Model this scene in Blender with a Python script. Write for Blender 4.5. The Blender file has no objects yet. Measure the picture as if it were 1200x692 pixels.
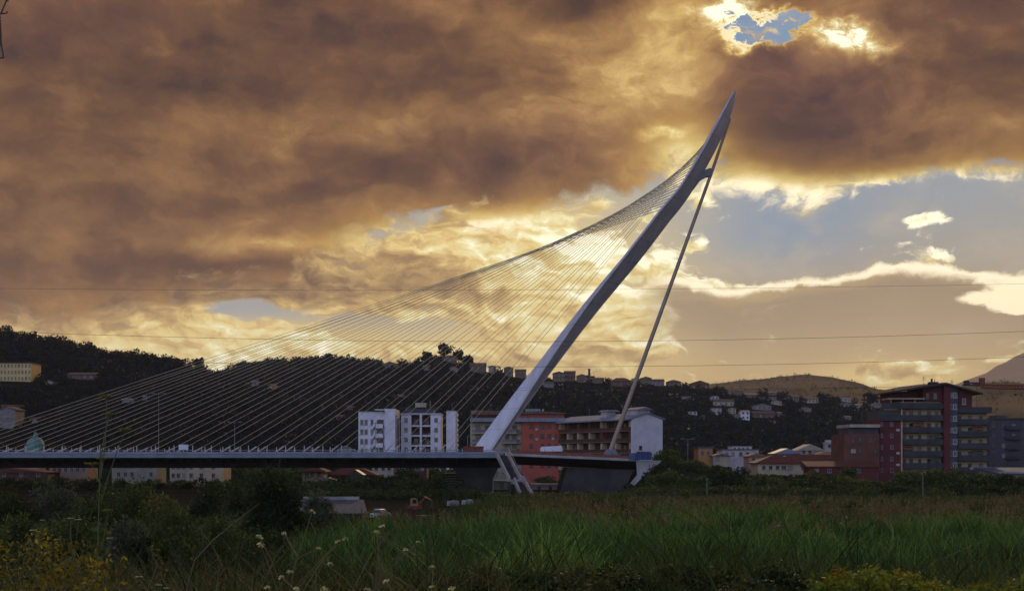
# A white leaning-mast cable-stayed bridge at dusk, wooded hills behind, reeds and weeds in front.
import bpy, bmesh, math, random
import numpy as np
from mathutils import Vector, Matrix

random.seed(7)
RNG = np.random.default_rng(11)
scene = bpy.context.scene
COL = scene.collection

# ------------------------------------------------------------------ camera frame
F = 1449.0            # focal length in photograph pixels (1200 wide)
HY = 535.0            # horizon row
CAMZ = 8.0


def WX(x, Y):
    return (x - 600.0) * Y / F


def WZ(y, Y):
    return CAMZ + (HY - y) * Y / F


cam_d = bpy.data.cameras.new('camera')
cam_d.sensor_width = 36.0
cam_d.lens = F * 36.0 / 1200.0
cam_d.shift_y = (HY - 346.0) / 1200.0
cam_d.clip_start = 0.1
cam_d.clip_end = 30000
cam = bpy.data.objects.new('camera', cam_d)
cam.location = (0, 0, CAMZ)
cam.rotation_euler = (math.radians(90), 0, 0)
COL.objects.link(cam)
scene.camera = cam

scene.view_settings.view_transform = 'Standard'
scene.view_settings.look = 'None'
scene.view_settings.exposure = 0.0
scene.view_settings.gamma = 1.0
scene.view_settings.use_curve_mapping = False
scene.render.engine = 'CYCLES'
scene.cycles.max_bounces = 5
scene.cycles.diffuse_bounces = 2
scene.cycles.glossy_bounces = 2
scene.cycles.transmission_bounces = 3
scene.cycles.transparent_max_bounces = 6
scene.cycles.volume_bounces = 0
scene.cycles.use_denoising = True
try:
    scene.cycles.denoiser = 'OPENIMAGEDENOISE'
    scene.cycles.denoising_input_passes = 'RGB_ALBEDO_NORMAL'
    scene.cycles.denoising_prefilter = 'NONE'
except Exception:
    pass


def srgb(r, g, b):
    def f(c):
        c /= 255.0
        return c / 12.92 if c <= 0.04045 else ((c + 0.055) / 1.055) ** 2.4
    return (f(r), f(g), f(b))


# ------------------------------------------------------------------ node arithmetic
class G:
    """wraps one socket of a node tree; operators add math nodes"""
    def __init__(self, tree, sock):
        self.t, self.s = tree, sock

    def _m(self, op, *a, clamp=False):
        n = self.t.nodes.new('ShaderNodeMath')
        n.operation = op
        n.use_clamp = clamp
        for i, v in enumerate(a):
            if isinstance(v, G):
                self.t.links.new(v.s, n.inputs[i])
            else:
                n.inputs[i].default_value = v
        return G(self.t, n.outputs[0])

    def __add__(self, o): return self._m('ADD', self, o)
    __radd__ = __add__
    def __sub__(self, o): return self._m('SUBTRACT', self, o)
    def __rsub__(self, o): return self._m('SUBTRACT', o, self)
    def __mul__(self, o): return self._m('MULTIPLY', self, o)
    __rmul__ = __mul__
    def __truediv__(self, o): return self._m('DIVIDE', self, o)
    def exp(self): return self._m('EXPONENT', self)
    def clamp(self): return self._m('ADD', self, 0.0, clamp=True)
    def maxi(self, o): return self._m('MAXIMUM', self, o)
    def mini(self, o): return self._m('MINIMUM', self, o)
    def power(self, o): return self._m('POWER', self, o)

    def smooth(self, a, b):
        n = self.t.nodes.new('ShaderNodeMapRange')
        n.interpolation_type = 'SMOOTHSTEP'
        self.t.links.new(self.s, n.inputs['Value'])
        n.inputs['From Min'].default_value = a
        n.inputs['From Max'].default_value = b
        return G(self.t, n.outputs['Result'])

    def ramp(self, stops, interp='LINEAR'):
        n = self.t.nodes.new('ShaderNodeValToRGB')
        n.color_ramp.interpolation = interp
        e = n.color_ramp.elements
        while len(e) < len(stops):
            e.new(0.5)
        for el, (p, c) in zip(e, stops):
            el.position = p
            el.color = (*c, 1)
        self.t.links.new(self.s, n.inputs[0])
        return G(self.t, n.outputs[0])


def vmath(t, op, a, b=None, c=None, scale=None, out=0):
    n = t.nodes.new('ShaderNodeVectorMath')
    n.operation = op
    for i, v in enumerate((a, b, c)):
        if v is None:
            continue
        if isinstance(v, G):
            t.links.new(v.s, n.inputs[i])
        else:
            n.inputs[i].default_value = v
    if scale is not None:
        if isinstance(scale, G):
            t.links.new(scale.s, n.inputs['Scale'])
        else:
            n.inputs['Scale'].default_value = scale
    return G(t, n.outputs['Value' if op in ('DOT_PRODUCT', 'LENGTH') else 'Vector'])


def mix(t, f, a, b, blend='MIX'):
    n = t.nodes.new('ShaderNodeMix')
    n.data_type = 'RGBA'
    n.blend_type = blend
    n.clamp_factor = True
    for nm, v in (('Factor', f), ('A', a), ('B', b)):
        s = [i for i in n.inputs if i.name == nm and i.enabled][0]
        if isinstance(v, G):
            t.links.new(v.s, s)
        elif nm == 'Factor':
            s.default_value = v
        else:
            s.default_value = (*v, 1)
    return G(t, [o for o in n.outputs if o.enabled][0])


def noise(t, vec, scale, detail=5, rough=0.5, color=False, dist=0.0):
    n = t.nodes.new('ShaderNodeTexNoise')
    n.noise_dimensions = '3D'
    t.links.new(vec.s, n.inputs['Vector'])
    n.inputs['Scale'].default_value = scale
    n.inputs['Detail'].default_value = detail
    n.inputs['Roughness'].default_value = rough
    n.inputs['Distortion'].default_value = dist
    return G(t, n.outputs['Color' if color else 'Fac'])
# ------------------------------------------------------------------ sky and sun
SUN_AZ = math.atan((905 - 600) / F)           # to the right of straight ahead, behind the clouds
SUN_EL = math.radians(17.0)


def build_world():
    w = bpy.data.worlds.new('World')
    scene.world = w
    w.use_nodes = True
    t = w.node_tree
    t.nodes.clear()
    out = t.nodes.new('ShaderNodeOutputWorld')
    bg = t.nodes.new('ShaderNodeBackground')
    t.links.new(bg.outputs[0], out.inputs[0])
    tc = t.nodes.new('ShaderNodeTexCoord')
    sep = t.nodes.new('ShaderNodeSeparateXYZ')
    t.links.new(tc.outputs['Generated'], sep.inputs[0])
    dx, dy, dz = (G(t, sep.outputs[i]) for i in range(3))
    sky = t.nodes.new('ShaderNodeTexSky')
    sky.sky_type = 'NISHITA'
    sky.sun_disc = False
    sky.sun_elevation = SUN_EL
    sky.sun_rotation = SUN_AZ
    sky.air_density = 1.2
    sky.dust_density = 1.5
    skyc = G(t, sky.outputs[0])
    # compass angle and height above the horizon, both times 1449 (so one unit is about one pixel near the middle)
    u = dx._m('ARCTAN2', dx, dy) * F
    v = dz._m('ARCSINE', dz) * F
    cmb = t.nodes.new('ShaderNodeCombineXYZ')
    t.links.new(u.s, cmb.inputs[0])
    t.links.new(v.s, cmb.inputs[1])
    P = G(t, cmb.outputs[0])

    def ang(x, y):
        a = math.atan((x - 600) / F)
        return a * F, math.atan((HY - y) / math.hypot(F, x - 600)) * F

    def warp(p, scale, amp, sy=1.0):
        q = vmath(t, 'MULTIPLY', p, (scale, scale * 1.5, 0))
        c = noise(t, q, 1.0, 4, 0.55, color=True)
        d = vmath(t, 'SUBTRACT', c, (0.5, 0.5, 0.5))
        return vmath(t, 'MULTIPLY_ADD', d, (amp, amp * sy, 0), p)
    PA = warp(P, 1 / 150, 95, 0.55)
    PB = warp(PA, 1 / 36, 30, 0.9)
    PC = warp(P, 1 / 34, 44, 0.9)

    def blob(p, x, y, sx, sy, a, acc=None):
        cu, cv = ang(x, y)
        q = vmath(t, 'MULTIPLY_ADD', p, (1 / sx, 1 / sy, 0), (-cu / sx, -cv / sy, 0))
        d = vmath(t, 'DOT_PRODUCT', q, q)
        g = (d * -1.0).exp()
        if acc is None:
            return g * a
        return g._m('MULTIPLY_ADD', g, a, acc)

    def blobs(p, lst, base=0.0):
        acc = None
        for b in lst:
            acc = blob(p, *b, acc)
        return acc + base

    def curve(pts, lo=-760.0, hi=760.0, ylo=0.0, yhi=600.0, uu=None):
        n = t.nodes.new('ShaderNodeFloatCurve')
        c = n.mapping.curves[0]
        pp = []
        for (x, y) in pts:
            cu, cv = ang(x, y)
            pp.append(((cu - lo) / (hi - lo), (cv - ylo) / (yhi - ylo)))
        while len(c.points) < len(pp):
            c.points.new(0.5, 0.5)
        for q, (a, b) in zip(c.points, pp):
            q.location = (a, b)
            q.handle_type = 'AUTO'
        n.mapping.update()
        x = ((uu - lo) / (hi - lo)).clamp()
        t.links.new(x.s, n.inputs['Value'])
        return G(t, n.outputs[0]) * (yhi - ylo) + ylo

    def split(p):
        s = t.nodes.new('ShaderNodeSeparateXYZ')
        t.links.new(p.s, s.inputs[0])
        return G(t, s.outputs[0]), G(t, s.outputs[1])
    ua, va = split(PA)
    ub, vb = split(PB)

    # --- clear air behind the clouds
    h = (v / 420.0).clamp()
    clear = h.ramp([(0.0, srgb(216, 174, 108)), (0.22, srgb(210, 176, 120)), (0.38, srgb(192, 168, 134)),
                    (0.55, srgb(176, 168, 156)), (0.72, srgb(160, 166, 172)), (1.0, srgb(126, 146, 178))])
    blue = blobs(PA, [(900, 265, 110, 42, 0.75), (910, 40, 60, 60, 1.2), (290, 368, 90, 18, 0.8), (480, 385, 90, 26, .5)])
    clear = mix(t, blue.clamp(), clear, srgb(136, 156, 182))
    warm = blobs(P, [(660, 310, 150, 90, 0.75), (330, 420, 330, 46, 0.8), (1040, 440, 80, 16, 0.9), (650, 430, 160, 40, .35)])
    clear = mix(t, warm.clamp(), clear, srgb(255, 222, 138))

    q = vmath(t, 'MULTIPLY', PB, (1 / 60, 1 / 40, 0))
    n4 = noise(t, q, 1.0, 7, 0.6)
    q = vmath(t, 'MULTIPLY', PB, (1 / 24, 1 / 17, 0))
    n5 = noise(t, q, 1.0, 5, 0.65)
    col = mix(t, n4.smooth(0.42, 0.8) * v.smooth(60, 200) * 0.5, clear, srgb(206, 190, 164))

    # --- lower cumulus between the deck and the hills
    q = vmath(t, 'MULTIPLY', PB, (1 / 85, 1 / 42, 0))
    n1 = noise(t, q, 1.0, 7, 0.58)
    q2 = vmath(t, 'ADD', q, (0.10, 0.16, 0))
    n2 = noise(t, q2, 1.0, 9, 0.58)
    cov = blobs(PA, [(150, 410, 330, 50, 0.17), (430, 330, 240, 60, 0.22), (420, 425, 380, 30, 0.12), (640, 300, 150, 60, 0.2), (730, 390, 80, 40, .20),
                     (60, 340, 240, 40, 0.2), 
                     (1040, 437, 50, 9, 0.30), (1190, 450, 60, 30, .1), (440, 392, 60, 16, -.3),
                     (300, 368, 70, 12, -0.28), (480, 385, 70, 20, -0.2), (900, 275, 100, 30, -0.3), (1075, 235, 100, 60, -.14), (1000, 400, 200, 40, -.12)], -0.03)
    cov = blobs(P, [(824, 292, 34, 11, 0.24), (1080, 257, 36, 8, 0.34), (848, 257, 24, 8, .16), (700, 385, 70, 40, .06)], 0.0) + cov
    dens = n1 + cov
    m = dens.smooth(0.50, 0.60)
    shade = ((n1 - n2) * 3.2 + 0.42).clamp()
    lit = blobs(PA, [(640, 285, 150, 56, 0.55), (720, 370, 120, 70, 0.35), (420, 290, 120, 26, .12), (200, 415, 280, 44, .46), (430, 385, 240, 60, .22),
                     (820, 250, 60, 60, .3), (1085, 257, 60, 26, .5), (1060, 350, 240, 190, .45), (60, 330, 260, 40, -.28), (420, 330, 120, 24, -.16), (240, 355, 200, 12, -.1)])
    tone = (shade * 0.75 + lit + 0.02 - (dens - 0.6) * 0.5).clamp()
    cum = tone.ramp([(0.0, srgb(128, 98, 70)), (0.25, srgb(170, 136, 92)), (0.5, srgb(210, 174, 112)), (0.7, srgb(246, 216, 142)),
                     (0.86, srgb(255, 242, 184)), (1.0, (1.35, 1.2, 0.86))])
    col = mix(t, m, col, cum)

    # --- the long thin cloud on the right: a bright crest over a grey body
    up = curve([(-200, 560), (640, 470), (740, 345), (775, 322), (820, 330), (850, 338), (900, 331), (960, 326), (1010, 316), (1062, 307), (1110, 314), (1160, 318), (1230, 330), (1400, 350)], uu=u + (ub - u) * 0.25)
    d = up - v - (vb - v) * 0.3 + (n1 - 0.5) * 18.0 + (n4 - 0.5) * 20.0 + (n5 - 0.5) * 12.0                                    # below the crest, in pixels
    inside = d.smooth(-2, 4) * u.smooth(ang(735, 0)[0], ang(800, 0)[0])
    body = (1.0 - d.smooth(30, 105)) * inside
    bt = (d / 90.0).clamp().ramp([(0.0, srgb(206, 176, 122)), (0.25, srgb(172, 148, 118)), (1.0, srgb(186, 160, 122))])
    col = mix(t, body * 0.9, col, bt)
    thick = blobs(P, [(1070, 330, 60, 40, 7), (1180, 340, 50, 70, 9), (800, 325, 60, 40, 8), (960, 330, 80, 30, 4)], 4.0)
    crest = inside * (1.0 - (d / (thick * (n2 * 2.0 + n5 * 2.4 - 1.1).maxi(0.15))).smooth(0.4, 1.3))
    col = mix(t, crest, col, (1.3, 1.12, 0.78))
    sp = blobs(PB, [(1150, 357, 26, 9, 1.3), (1192, 345, 26, 22, 1.2), (1185, 366, 18, 5, .7)])
    col = mix(t, sp.smooth(0.3, 0.8), col, (1.3, 1.1, 0.72))

    # --- the dark deck of cloud overhead
    edge = curve([(-700, 470), (-100, 400), (0, 372), (110, 366), (200, 352), (300, 330), (400, 296), (450, 268), (540, 258), (610, 262), (680, 246),
                  (760, 222), (800, 212), (838, 216), (880, 230), (940, 236), (1000, 232), (1060, 222), (1120, 216), (1200, 196), (1400, 170)], uu=ua)
    q = vmath(t, 'MULTIPLY', PA, (1 / 190, 1 / 75, 0))
    n3 = noise(t, q, 1.0, 7, 0.5)
    hole = blobs(PC, [(922, 24, 42, 19, -3.6), (890, 46, 38, 15, -3.2), (862, 26, 26, 34, -1.3), (846, 20, 40, 12, -1.3), (1004, 46, 34, 12, -1.9), (975, 30, 30, 10, -1.0), (770, 150, 30, 8, -.5)])
    hole = hole * (n4 * 1.6 + n5 * 2.2 - 0.95).maxi(0.05) - blob(P, 1085, 252, 60, 24, 1.8)
    dd = (v - edge) / 58.0 + (n3 - 0.5) * 1.0 + (n4 - 0.5) * 1.7 + (n5 - 0.5) * 0.7 + hole
    mk = dd.smooth(-0.12, 0.34)
    b = blobs(PA, [(350, 148, 120, 22, .22), (600, 125, 130, 40, .20), (330, 285, 70, 12, .34), (720, 150, 110, 90, .26), (560, 240, 120, 26, .14), (420, 60, 240, 60, .03),
                   (180, 205, 200, 20, .06), (300, 170, 90, 14, .14), (800, 40, 70, 60, .40), (1000, 45, 60, 30, .34), (930, 30, 90, 40, .2), (1130, 150, 120, 40, .08), (1060, 80, 60, 60, .06), (660, 30, 130, 40, .13), (440, 250, 130, 16, .12),
                   (440, 40, 160, 34, -.16), (680, 2, 60, 16, -.34), (610, 174, 110, 22, -.22), (250, 240, 190, 22, -.12), (350, 98, 240, 16, -.14), (60, 305, 120, 14, -.08), (290, 306, 130, 10, -.14),
                   (100, 290, 260, 100, .10), (975, 110, 110, 60, -.20), (980, 205, 120, 24, -.10), (1120, 10, 120, 26, -.16), (90, 30, 160, 60, -.14), (1080, 190, 90, 20, .04)], 0.41)
    b = b + (n3 - 0.5) * 0.96 + (n4 - 0.5) * 0.56 + (n5 - 0.5) * 0.24
    dk = b.clamp().ramp([(0.0, srgb(56, 42, 41)), (0.2, srgb(84, 60, 49)), (0.4, srgb(113, 80, 55)), (0.6, srgb(148, 108, 68)), (0.8, srgb(192, 150, 90)), (1.0, srgb(244, 210, 134))])
    pur = blobs(PA, [(965, 105, 110, 60, .8), (60, 10, 160, 40, .5), (640, 180, 150, 40, .4), (420, 20, 120, 60, .35), (1150, 10, 140, 30, .5), (900, 60, 40, 26, 0.7)])
    dk = mix(t, pur.clamp(), dk, mix(t, 1.0, dk, (1.0, 0.97, 1.36), 'MULTIPLY'))
    # thin parts near the edge let the light through
    glow = blobs(PA, [(640, 268, 150, 34, 1.0), (440, 285, 110, 30, .45), (1080, 222, 170, 30, 1.05), (880, 228, 70, 30, .65), (855, 30, 44, 46, 1.15), (1000, 46, 42, 24, 1.3), (925, 22, 60, 26, .5), (800, 20, 60, 30, .5), 
                      (830, 60, 70, 80, .7), (760, 150, 70, 60, .5), (200, 366, 240, 26, .25), (820, 180, 50, 60, .5)])
    thin = (1.0 - dd.smooth(0.1, 1.9))
    gl = (thin * glow * (n4 * 1.5 + n5 * 0.8 - 0.1)).clamp()
    dk = mix(t, gl, dk, gl.ramp([(0.0, srgb(178, 130, 66)), (0.35, srgb(226, 176, 88)), (0.7, srgb(255, 226, 140)), (1.0, (1.3, 1.12, .74))]))
    flare = blobs(PC, [(990, 44, 30, 12, .95), (1008, 54, 14, 8, .5), (862, 20, 24, 15, 1.1), (868, 48, 15, 12, 1.2), (842, 14, 44, 12, .7), (1030, 58, 26, 10, .55), (968, 34, 22, 8, .6), (815, 45, 40, 24, .3)], 0.0)
    fl = (flare * (n5 * 3.4 + n4 * 1.2 - 1.3).maxi(0.0)).clamp()
    dk = mix(t, fl, dk, fl.ramp([(0.0, srgb(190, 144, 84)), (0.4, srgb(240, 200, 120)), (0.75, srgb(255, 240, 180)), (1.0, (1.4, 1.25, .9))]))
    col = mix(t, mk, col, dk)

    # --- the rest of the vault, behind and above the camera: unseen, invented for its light, bright at rear left, dark elsewhere
    az_in = 1.0 - (u._m('ABSOLUTE', u)).smooth(2150, 2900)  # dark cloud carried round out of view to darken side-facing surfaces
    el_in = 1.0 - v.smooth(1300, 1900)
    front = az_in * el_in
    skyl = mix(t, 1.0, skyc, (SKY_GAIN * SKY_TINT[0], SKY_GAIN * SKY_TINT[1], SKY_GAIN * SKY_TINT[2]), 'MULTIPLY')
    q = vmath(t, 'MULTIPLY', P, (1 / 500, 1 / 260, 0))
    nb = noise(t, q, 1.0, 5, 0.5).smooth(0.35, 0.65)
    far = mix(t, nb * 0.6, skyl, (0.50, 0.50, 0.72))
    side = vmath(t, 'DOT_PRODUCT', G(t, tc.outputs['Generated']), (-.66, -.68, .32)).smooth(0.05, 0.75)  # invented bright opening at rear left, lights camera-facing walls
    far = mix(t, 1.0, far, (1.7, 1.7, 1.8), 'MULTIPLY')
    far = mix(t, side, (.07, .056, .07), far)  # unseen sky elsewhere darkened so right-facing facets stay dark
    col = mix(t, front, far, col)
    t.links.new(col.s, bg.inputs['Color'])
    bg.inputs['Strength'].default_value = 1.0


SKY_GAIN = 0.15          # strength of the Sky Texture
SKY_TINT = (1.0, 1.0, 1.2)
build_world()

sun_d = bpy.data.lights.new('sun', 'SUN')
sun_d.energy = 1.35
sun_d.angle = math.radians(3)
sun_d.color = (1.0, 0.72, 0.42)
sun = bpy.data.objects.new('sun', sun_d)
dirv = Vector((math.sin(SUN_AZ) * math.cos(SUN_EL), math.cos(SUN_AZ) * math.cos(SUN_EL), math.sin(SUN_EL)))
sun.rotation_euler = dirv.to_track_quat('Z', 'Y').to_euler()
sun.location = dirv * 200
COL.objects.link(sun)
# ------------------------------------------------------------------ materials
MATS = {}


def mat(name, c, c2=None, rough=0.7, scale=1.0, detail=5, metal=0.0, spec=0.3, bump=0.0, bump_scale=None, stretch=(1, 1, 1), lo=0.35, hi=0.65):
    """a surface whose colour wanders between two paints over the object's own coordinates"""
    if name in MATS:
        return MATS[name]
    m = bpy.data.materials.new(name)
    m.use_nodes = True
    t = m.node_tree
    bs = t.nodes['Principled BSDF']
    bs.inputs['Roughness'].default_value = rough
    bs.inputs['Metallic'].default_value = metal
    bs.inputs['Specular IOR Level'].default_value = spec
    tc = t.nodes.new('ShaderNodeTexCoord')
    mp = t.nodes.new('ShaderNodeMapping')
    mp.inputs['Scale'].default_value = stretch
    t.links.new(tc.outputs['Object'], mp.inputs[0])
    v = G(t, mp.outputs[0])
    c2 = c2 or tuple(x * 0.72 for x in c)
    n = noise(t, v, scale, detail, 0.6)
    t.links.new(mix(t, n.smooth(lo, hi), c, c2).s, bs.inputs['Base Color'])
    if bump:
        b = t.nodes.new('ShaderNodeBump')
        b.inputs['Strength'].default_value = bump
        nb = noise(t, v, bump_scale or scale * 4, 4, 0.6)
        t.links.new(nb.s, b.inputs['Height'])
        t.links.new(b.outputs[0], bs.inputs['Normal'])
    MATS[name] = m
    return m


def leafmat(name, c, c2, c3=None, trans=0.35, rough=0.6, nscale=0.5, isl=.55, nw=.6):
    """leaf: every leaf island takes its own green; some light comes through"""
    if name in MATS:
        return MATS[name]
    m = bpy.data.materials.new(name)
    m.use_nodes = True
    t = m.node_tree
    t.nodes.clear()
    out = t.nodes.new('ShaderNodeOutputMaterial')
    geo = t.nodes.new('ShaderNodeNewGeometry')
    tc = t.nodes.new('ShaderNodeTexCoord')
    oi = t.nodes.new('ShaderNodeObjectInfo')
    r = G(t, geo.outputs['Random Per Island'])
    n = noise(t, G(t, tc.outputs['Object']), nscale, 4, 0.6)
    f = (r * isl + n * nw + G(t, oi.outputs['Random']) * 0.3 - 0.22 - (nw - .6) * .5).clamp()
    colr = f.ramp([(0.0, c2), (0.5, c), (1.0, c3 or tuple(min(1, x * 1.5) for x in c))])
    d = t.nodes.new('ShaderNodeBsdfPrincipled')
    d.inputs['Roughness'].default_value = rough
    d.inputs['Specular IOR Level'].default_value = 0.06
    t.links.new(colr.s, d.inputs['Base Color'])
    tr = t.nodes.new('ShaderNodeBsdfTranslucent')
    t.links.new(mix(t, 1.0, colr, (1.0, 1.1, 0.6), 'MULTIPLY').s, tr.inputs['Color'])
    ms = t.nodes.new('ShaderNodeMixShader')
    ms.inputs[0].default_value = trans
    t.links.new(d.outputs[0], ms.inputs[1])
    t.links.new(tr.outputs[0], ms.inputs[2])
    t.links.new(ms.outputs[0], out.inputs[0])
    MATS[name] = m
    return m


M_WHITE = mat('white_render', (.64, .62, .70), (.54, .52, .58), .75, .35, bump=.1)
M_WHITE2 = mat('off_white_render', (.46, .43, .44), (.34, .31, .31), .8, .3)
M_PYLON = mat('pylon_white_paint', (.58, .57, .63), (.45, .44, .49), .5, .5, spec=.25, stretch=(1, 1, .25), bump=.05, lo=.3, hi=.75)
M_STEELPALE = mat('deck_edge_paint', (.17, .19, .25), (.12, .14, .18), .45, .4, spec=.4)
M_CABLE = mat('cable_sheath', (.52, .43, .28), (.42, .35, .23), .45, .2)
M_STAY = mat('stay_paint', (.34, .27, .20), (.27, .22, .17), .45, .2)
M_CONC = mat('concrete', (.30, .29, .27), (.20, .19, .18), .9, .35, bump=.15)
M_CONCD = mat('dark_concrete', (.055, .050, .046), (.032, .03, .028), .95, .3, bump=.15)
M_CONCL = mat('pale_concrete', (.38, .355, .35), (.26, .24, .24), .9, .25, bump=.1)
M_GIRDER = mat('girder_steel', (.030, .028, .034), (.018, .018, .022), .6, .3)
M_ASPH = mat('asphalt', (.06, .06, .062), (.045, .045, .047), .9, .8)
M_GLASS = mat('dark_glass', (.018, .02, .028), (.03, .032, .04), .12, .5, spec=.6)
M_PANE_R = mat('curtained_glass', (.05, .03, .03), (.025, .018, .018), .3, .5, spec=.5)
M_FRAME = mat('window_frame', (.22, .21, .21), (.17, .16, .16), .6, 1)
M_FRAMED = mat('dark_frame', (.07, .06, .06), (.05, .045, .045), .6, 1)
M_RED = mat('red_render', (.42, .095, .06), (.33, .075, .05), .8, .25, bump=.1)
M_DRED = mat('dark_red_cladding', (.115, .024, .023), (.08, .018, .018), .75, .3, bump=.1)
M_BROWN = mat('brown_render', (.15, .06, .042), (.10, .042, .03), .85, .3)
M_LOGGIA = mat('brown_loggia', (.085, .036, .022), (.05, .024, .016), .85, .3)
M_CREAM = mat('cream_render', (.44, .34, .22), (.34, .26, .17), .85, .3, bump=.1)
M_CREAM2 = mat('pale_cream_render', (.42, .35, .27), (.30, .25, .2), .85, .3)
M_OCHRE = mat('ochre_render', (.48, .24, .08), (.38, .19, .07), .85, .3)
M_YELLOW = mat('yellow_render', (.62, .45, .17), (.52, .37, .15), .85, .25)
M_NAVY = mat('navy_parapet', (.050, .048, .055), (.034, .033, .039), .7, .4)
M_SLATE = mat('slate_cladding', (.066, .064, .078), (.046, .045, .056), .7, .4)
M_ROOFM = mat('metal_roof', (.22, .24, .30), (.16, .18, .23), .5, .4, stretch=(3, .3, 1))
M_TILE = mat('clay_tiles', (.13, .042, .027), (.08, .028, .02), .85, 1.2, bump=.4, bump_scale=6)
M_TILEB = mat('brown_tiles', (.16, .09, .06), (.10, .06, .045), .85, 1.2, bump=.4, bump_scale=6)
M_FELT = mat('flat_roof_felt', (.12, .115, .115), (.08, .08, .08), .9, .5)
M_EAVE = mat('eave_boards', (.06, .045, .04), (.04, .03, .03), .8, 1)  # plain dark brown of eaves, dark roofs and the slatted hut
M_BLUE = mat('blue_sheeting', (.022, .045, .15), (.016, .033, .11), .5, .6)
M_COPPER = mat('verdigris', (.08, .24, .20), (.06, .16, .14), .6, 1.5)
M_RUST = mat('rust_red_steel', (.22, .05, .025), (.13, .03, .02), .75, 1.2)
M_ORANGE = mat('orange_plastic_net', (.23, .07, .04), (.15, .05, .035), .7, 1.5)
M_STONE = mat('hill_stone', (.17, .11, .08), (.11, .075, .055), .9, .3)
M_GREYH = mat('grey_house_render', (.22, .19, .19), (.15, .13, .13), .85, .3)
M_WIRE = mat('wire_metal', (.05, .045, .04), (.035, .03, .03), .5, .2)
M_GALV = mat('galvanised_steel', (.20, .20, .20), (.13, .13, .13), .5, .5)
M_DARKMET = mat('dark_steel', (.03, .028, .03), (.02, .02, .02), .6, .5)
M_RUBBER = mat('rubber', (.02, .02, .02), (.015, .015, .015), .8, 2)
M_CARW = mat('white_car_paint', (.62, .62, .64), (.55, .55, .57), .3, 1, spec=.5)
M_CARG = mat('grey_car_paint', (.20, .21, .25), (.16, .17, .20), .3, 1, spec=.5)
M_CARR = mat('red_machine_paint', (.19, .04, .025), (.11, .03, .022), .5, 1)
M_SHEET = mat('dull_sheet_roof', (.085, .09, .11), (.055, .058, .07), .7, .5, stretch=(3, .3, 1))
M_CURT = mat('pale_curtain', (.26, .23, .20), (.18, .16, .14), .6, .5)
M_MAST = mat('yellow_steel', (.30, .20, .06), (.2, .13, .05), .6, .5)
M_BARK = mat('bark', (.06, .045, .03), (.035, .028, .02), .95, 4, bump=.4)
M_STALK = mat('dry_stalk', (.15, .12, .05), (.10, .08, .035), .8, 3)
M_STALKG = mat('green_stalk', (.11, .13, .04), (.08, .09, .03), .8, 3)
M_STAIR = mat('stair_concrete', (.36, .30, .29), (.25, .21, .21), .9, .6, bump=.1)
M_PETAL = mat('cream_petal', (.62, .52, .22), (.48, .38, .13), .7, 30)
L_DARK = leafmat('dark_leaf', (.030, .046, .018), (.012, .020, .010), (.065, .088, .03), nw=.9)
L_MID = leafmat('mid_leaf', (.060, .088, .026), (.022, .036, .013), (.12, .15, .04), nw=1.0)
L_OLIVE = leafmat('olive_leaf', (.085, .090, .032), (.036, .042, .018), (.155, .15, .05), nw=1.0)
L_GREY = leafmat('grey_green_leaf', (.070, .090, .062), (.035, .048, .034), (.13, .15, .10), nw=.9)
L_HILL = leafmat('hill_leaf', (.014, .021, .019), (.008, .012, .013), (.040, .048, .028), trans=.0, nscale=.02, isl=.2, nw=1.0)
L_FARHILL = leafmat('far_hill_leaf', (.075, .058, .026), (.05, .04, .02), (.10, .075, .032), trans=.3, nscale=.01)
L_RIMLIT = leafmat('rimlit_hill_leaf', (.06, .033, .018), (.035, .022, .013), (.09, .05, .022), trans=.4)  # reddish leaf colour stands in for sun rim along the left crest
L_REED = leafmat('reed_blade', (.058, .122, .034), (.007, .017, .008), (.18, .28, .08), trans=.42, nscale=.35, isl=.5, nw=1.3)
L_REEDB = leafmat('bright_reed_blade', (.076, .150, .038), (.014, .036, .014), (.22, .33, .09), trans=.42, nscale=.9, isl=.6, nw=1.2)
L_DRY = leafmat('dry_grass_blade', (.125, .095, .044), (.055, .043, .023), (.22, .165, .072), trans=.4)
L_PLUME = leafmat('reed_plume', (.15, .11, .065), (.09, .07, .042), (.23, .17, .095), trans=.4)
L_YEL = leafmat('yellow_leaf', (.20, .15, .018), (.06, .055, .013), (.44, .33, .035), trans=.45)
L_LIME = leafmat('lime_leaf', (.13, .16, .03), (.07, .10, .02), (.24, .24, .04), trans=.45)


def seams(m, pitch, width, dark):
    """plate joints ringing the mast every few metres of height, with grime running down"""
    t = m.node_tree
    bs = t.nodes['Principled BSDF']
    old = bs.inputs['Base Color'].links[0].from_socket
    tc = t.nodes.new('ShaderNodeTexCoord')
    sp = t.nodes.new('ShaderNodeSeparateXYZ')
    t.links.new(tc.outputs['Object'], sp.inputs[0])
    z = G(t, sp.outputs[2]) * (1 / pitch)
    f = z._m('FRACT', z)
    k = f._m('LESS_THAN', f, width)
    mp = t.nodes.new('ShaderNodeMapping')
    mp.inputs['Scale'].default_value = (1.6, 1.6, .12)
    t.links.new(tc.outputs['Object'], mp.inputs[0])
    g = noise(t, G(t, mp.outputs[0]), 1.0, 6, .65).smooth(.52, .8)
    c = mix(t, (k * dark + g * .3).clamp(), G(t, old), (.16, .15, .16))
    t.links.new(c.s, bs.inputs['Base Color'])


seams(M_PYLON, 4.7, .035, .35)


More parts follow.
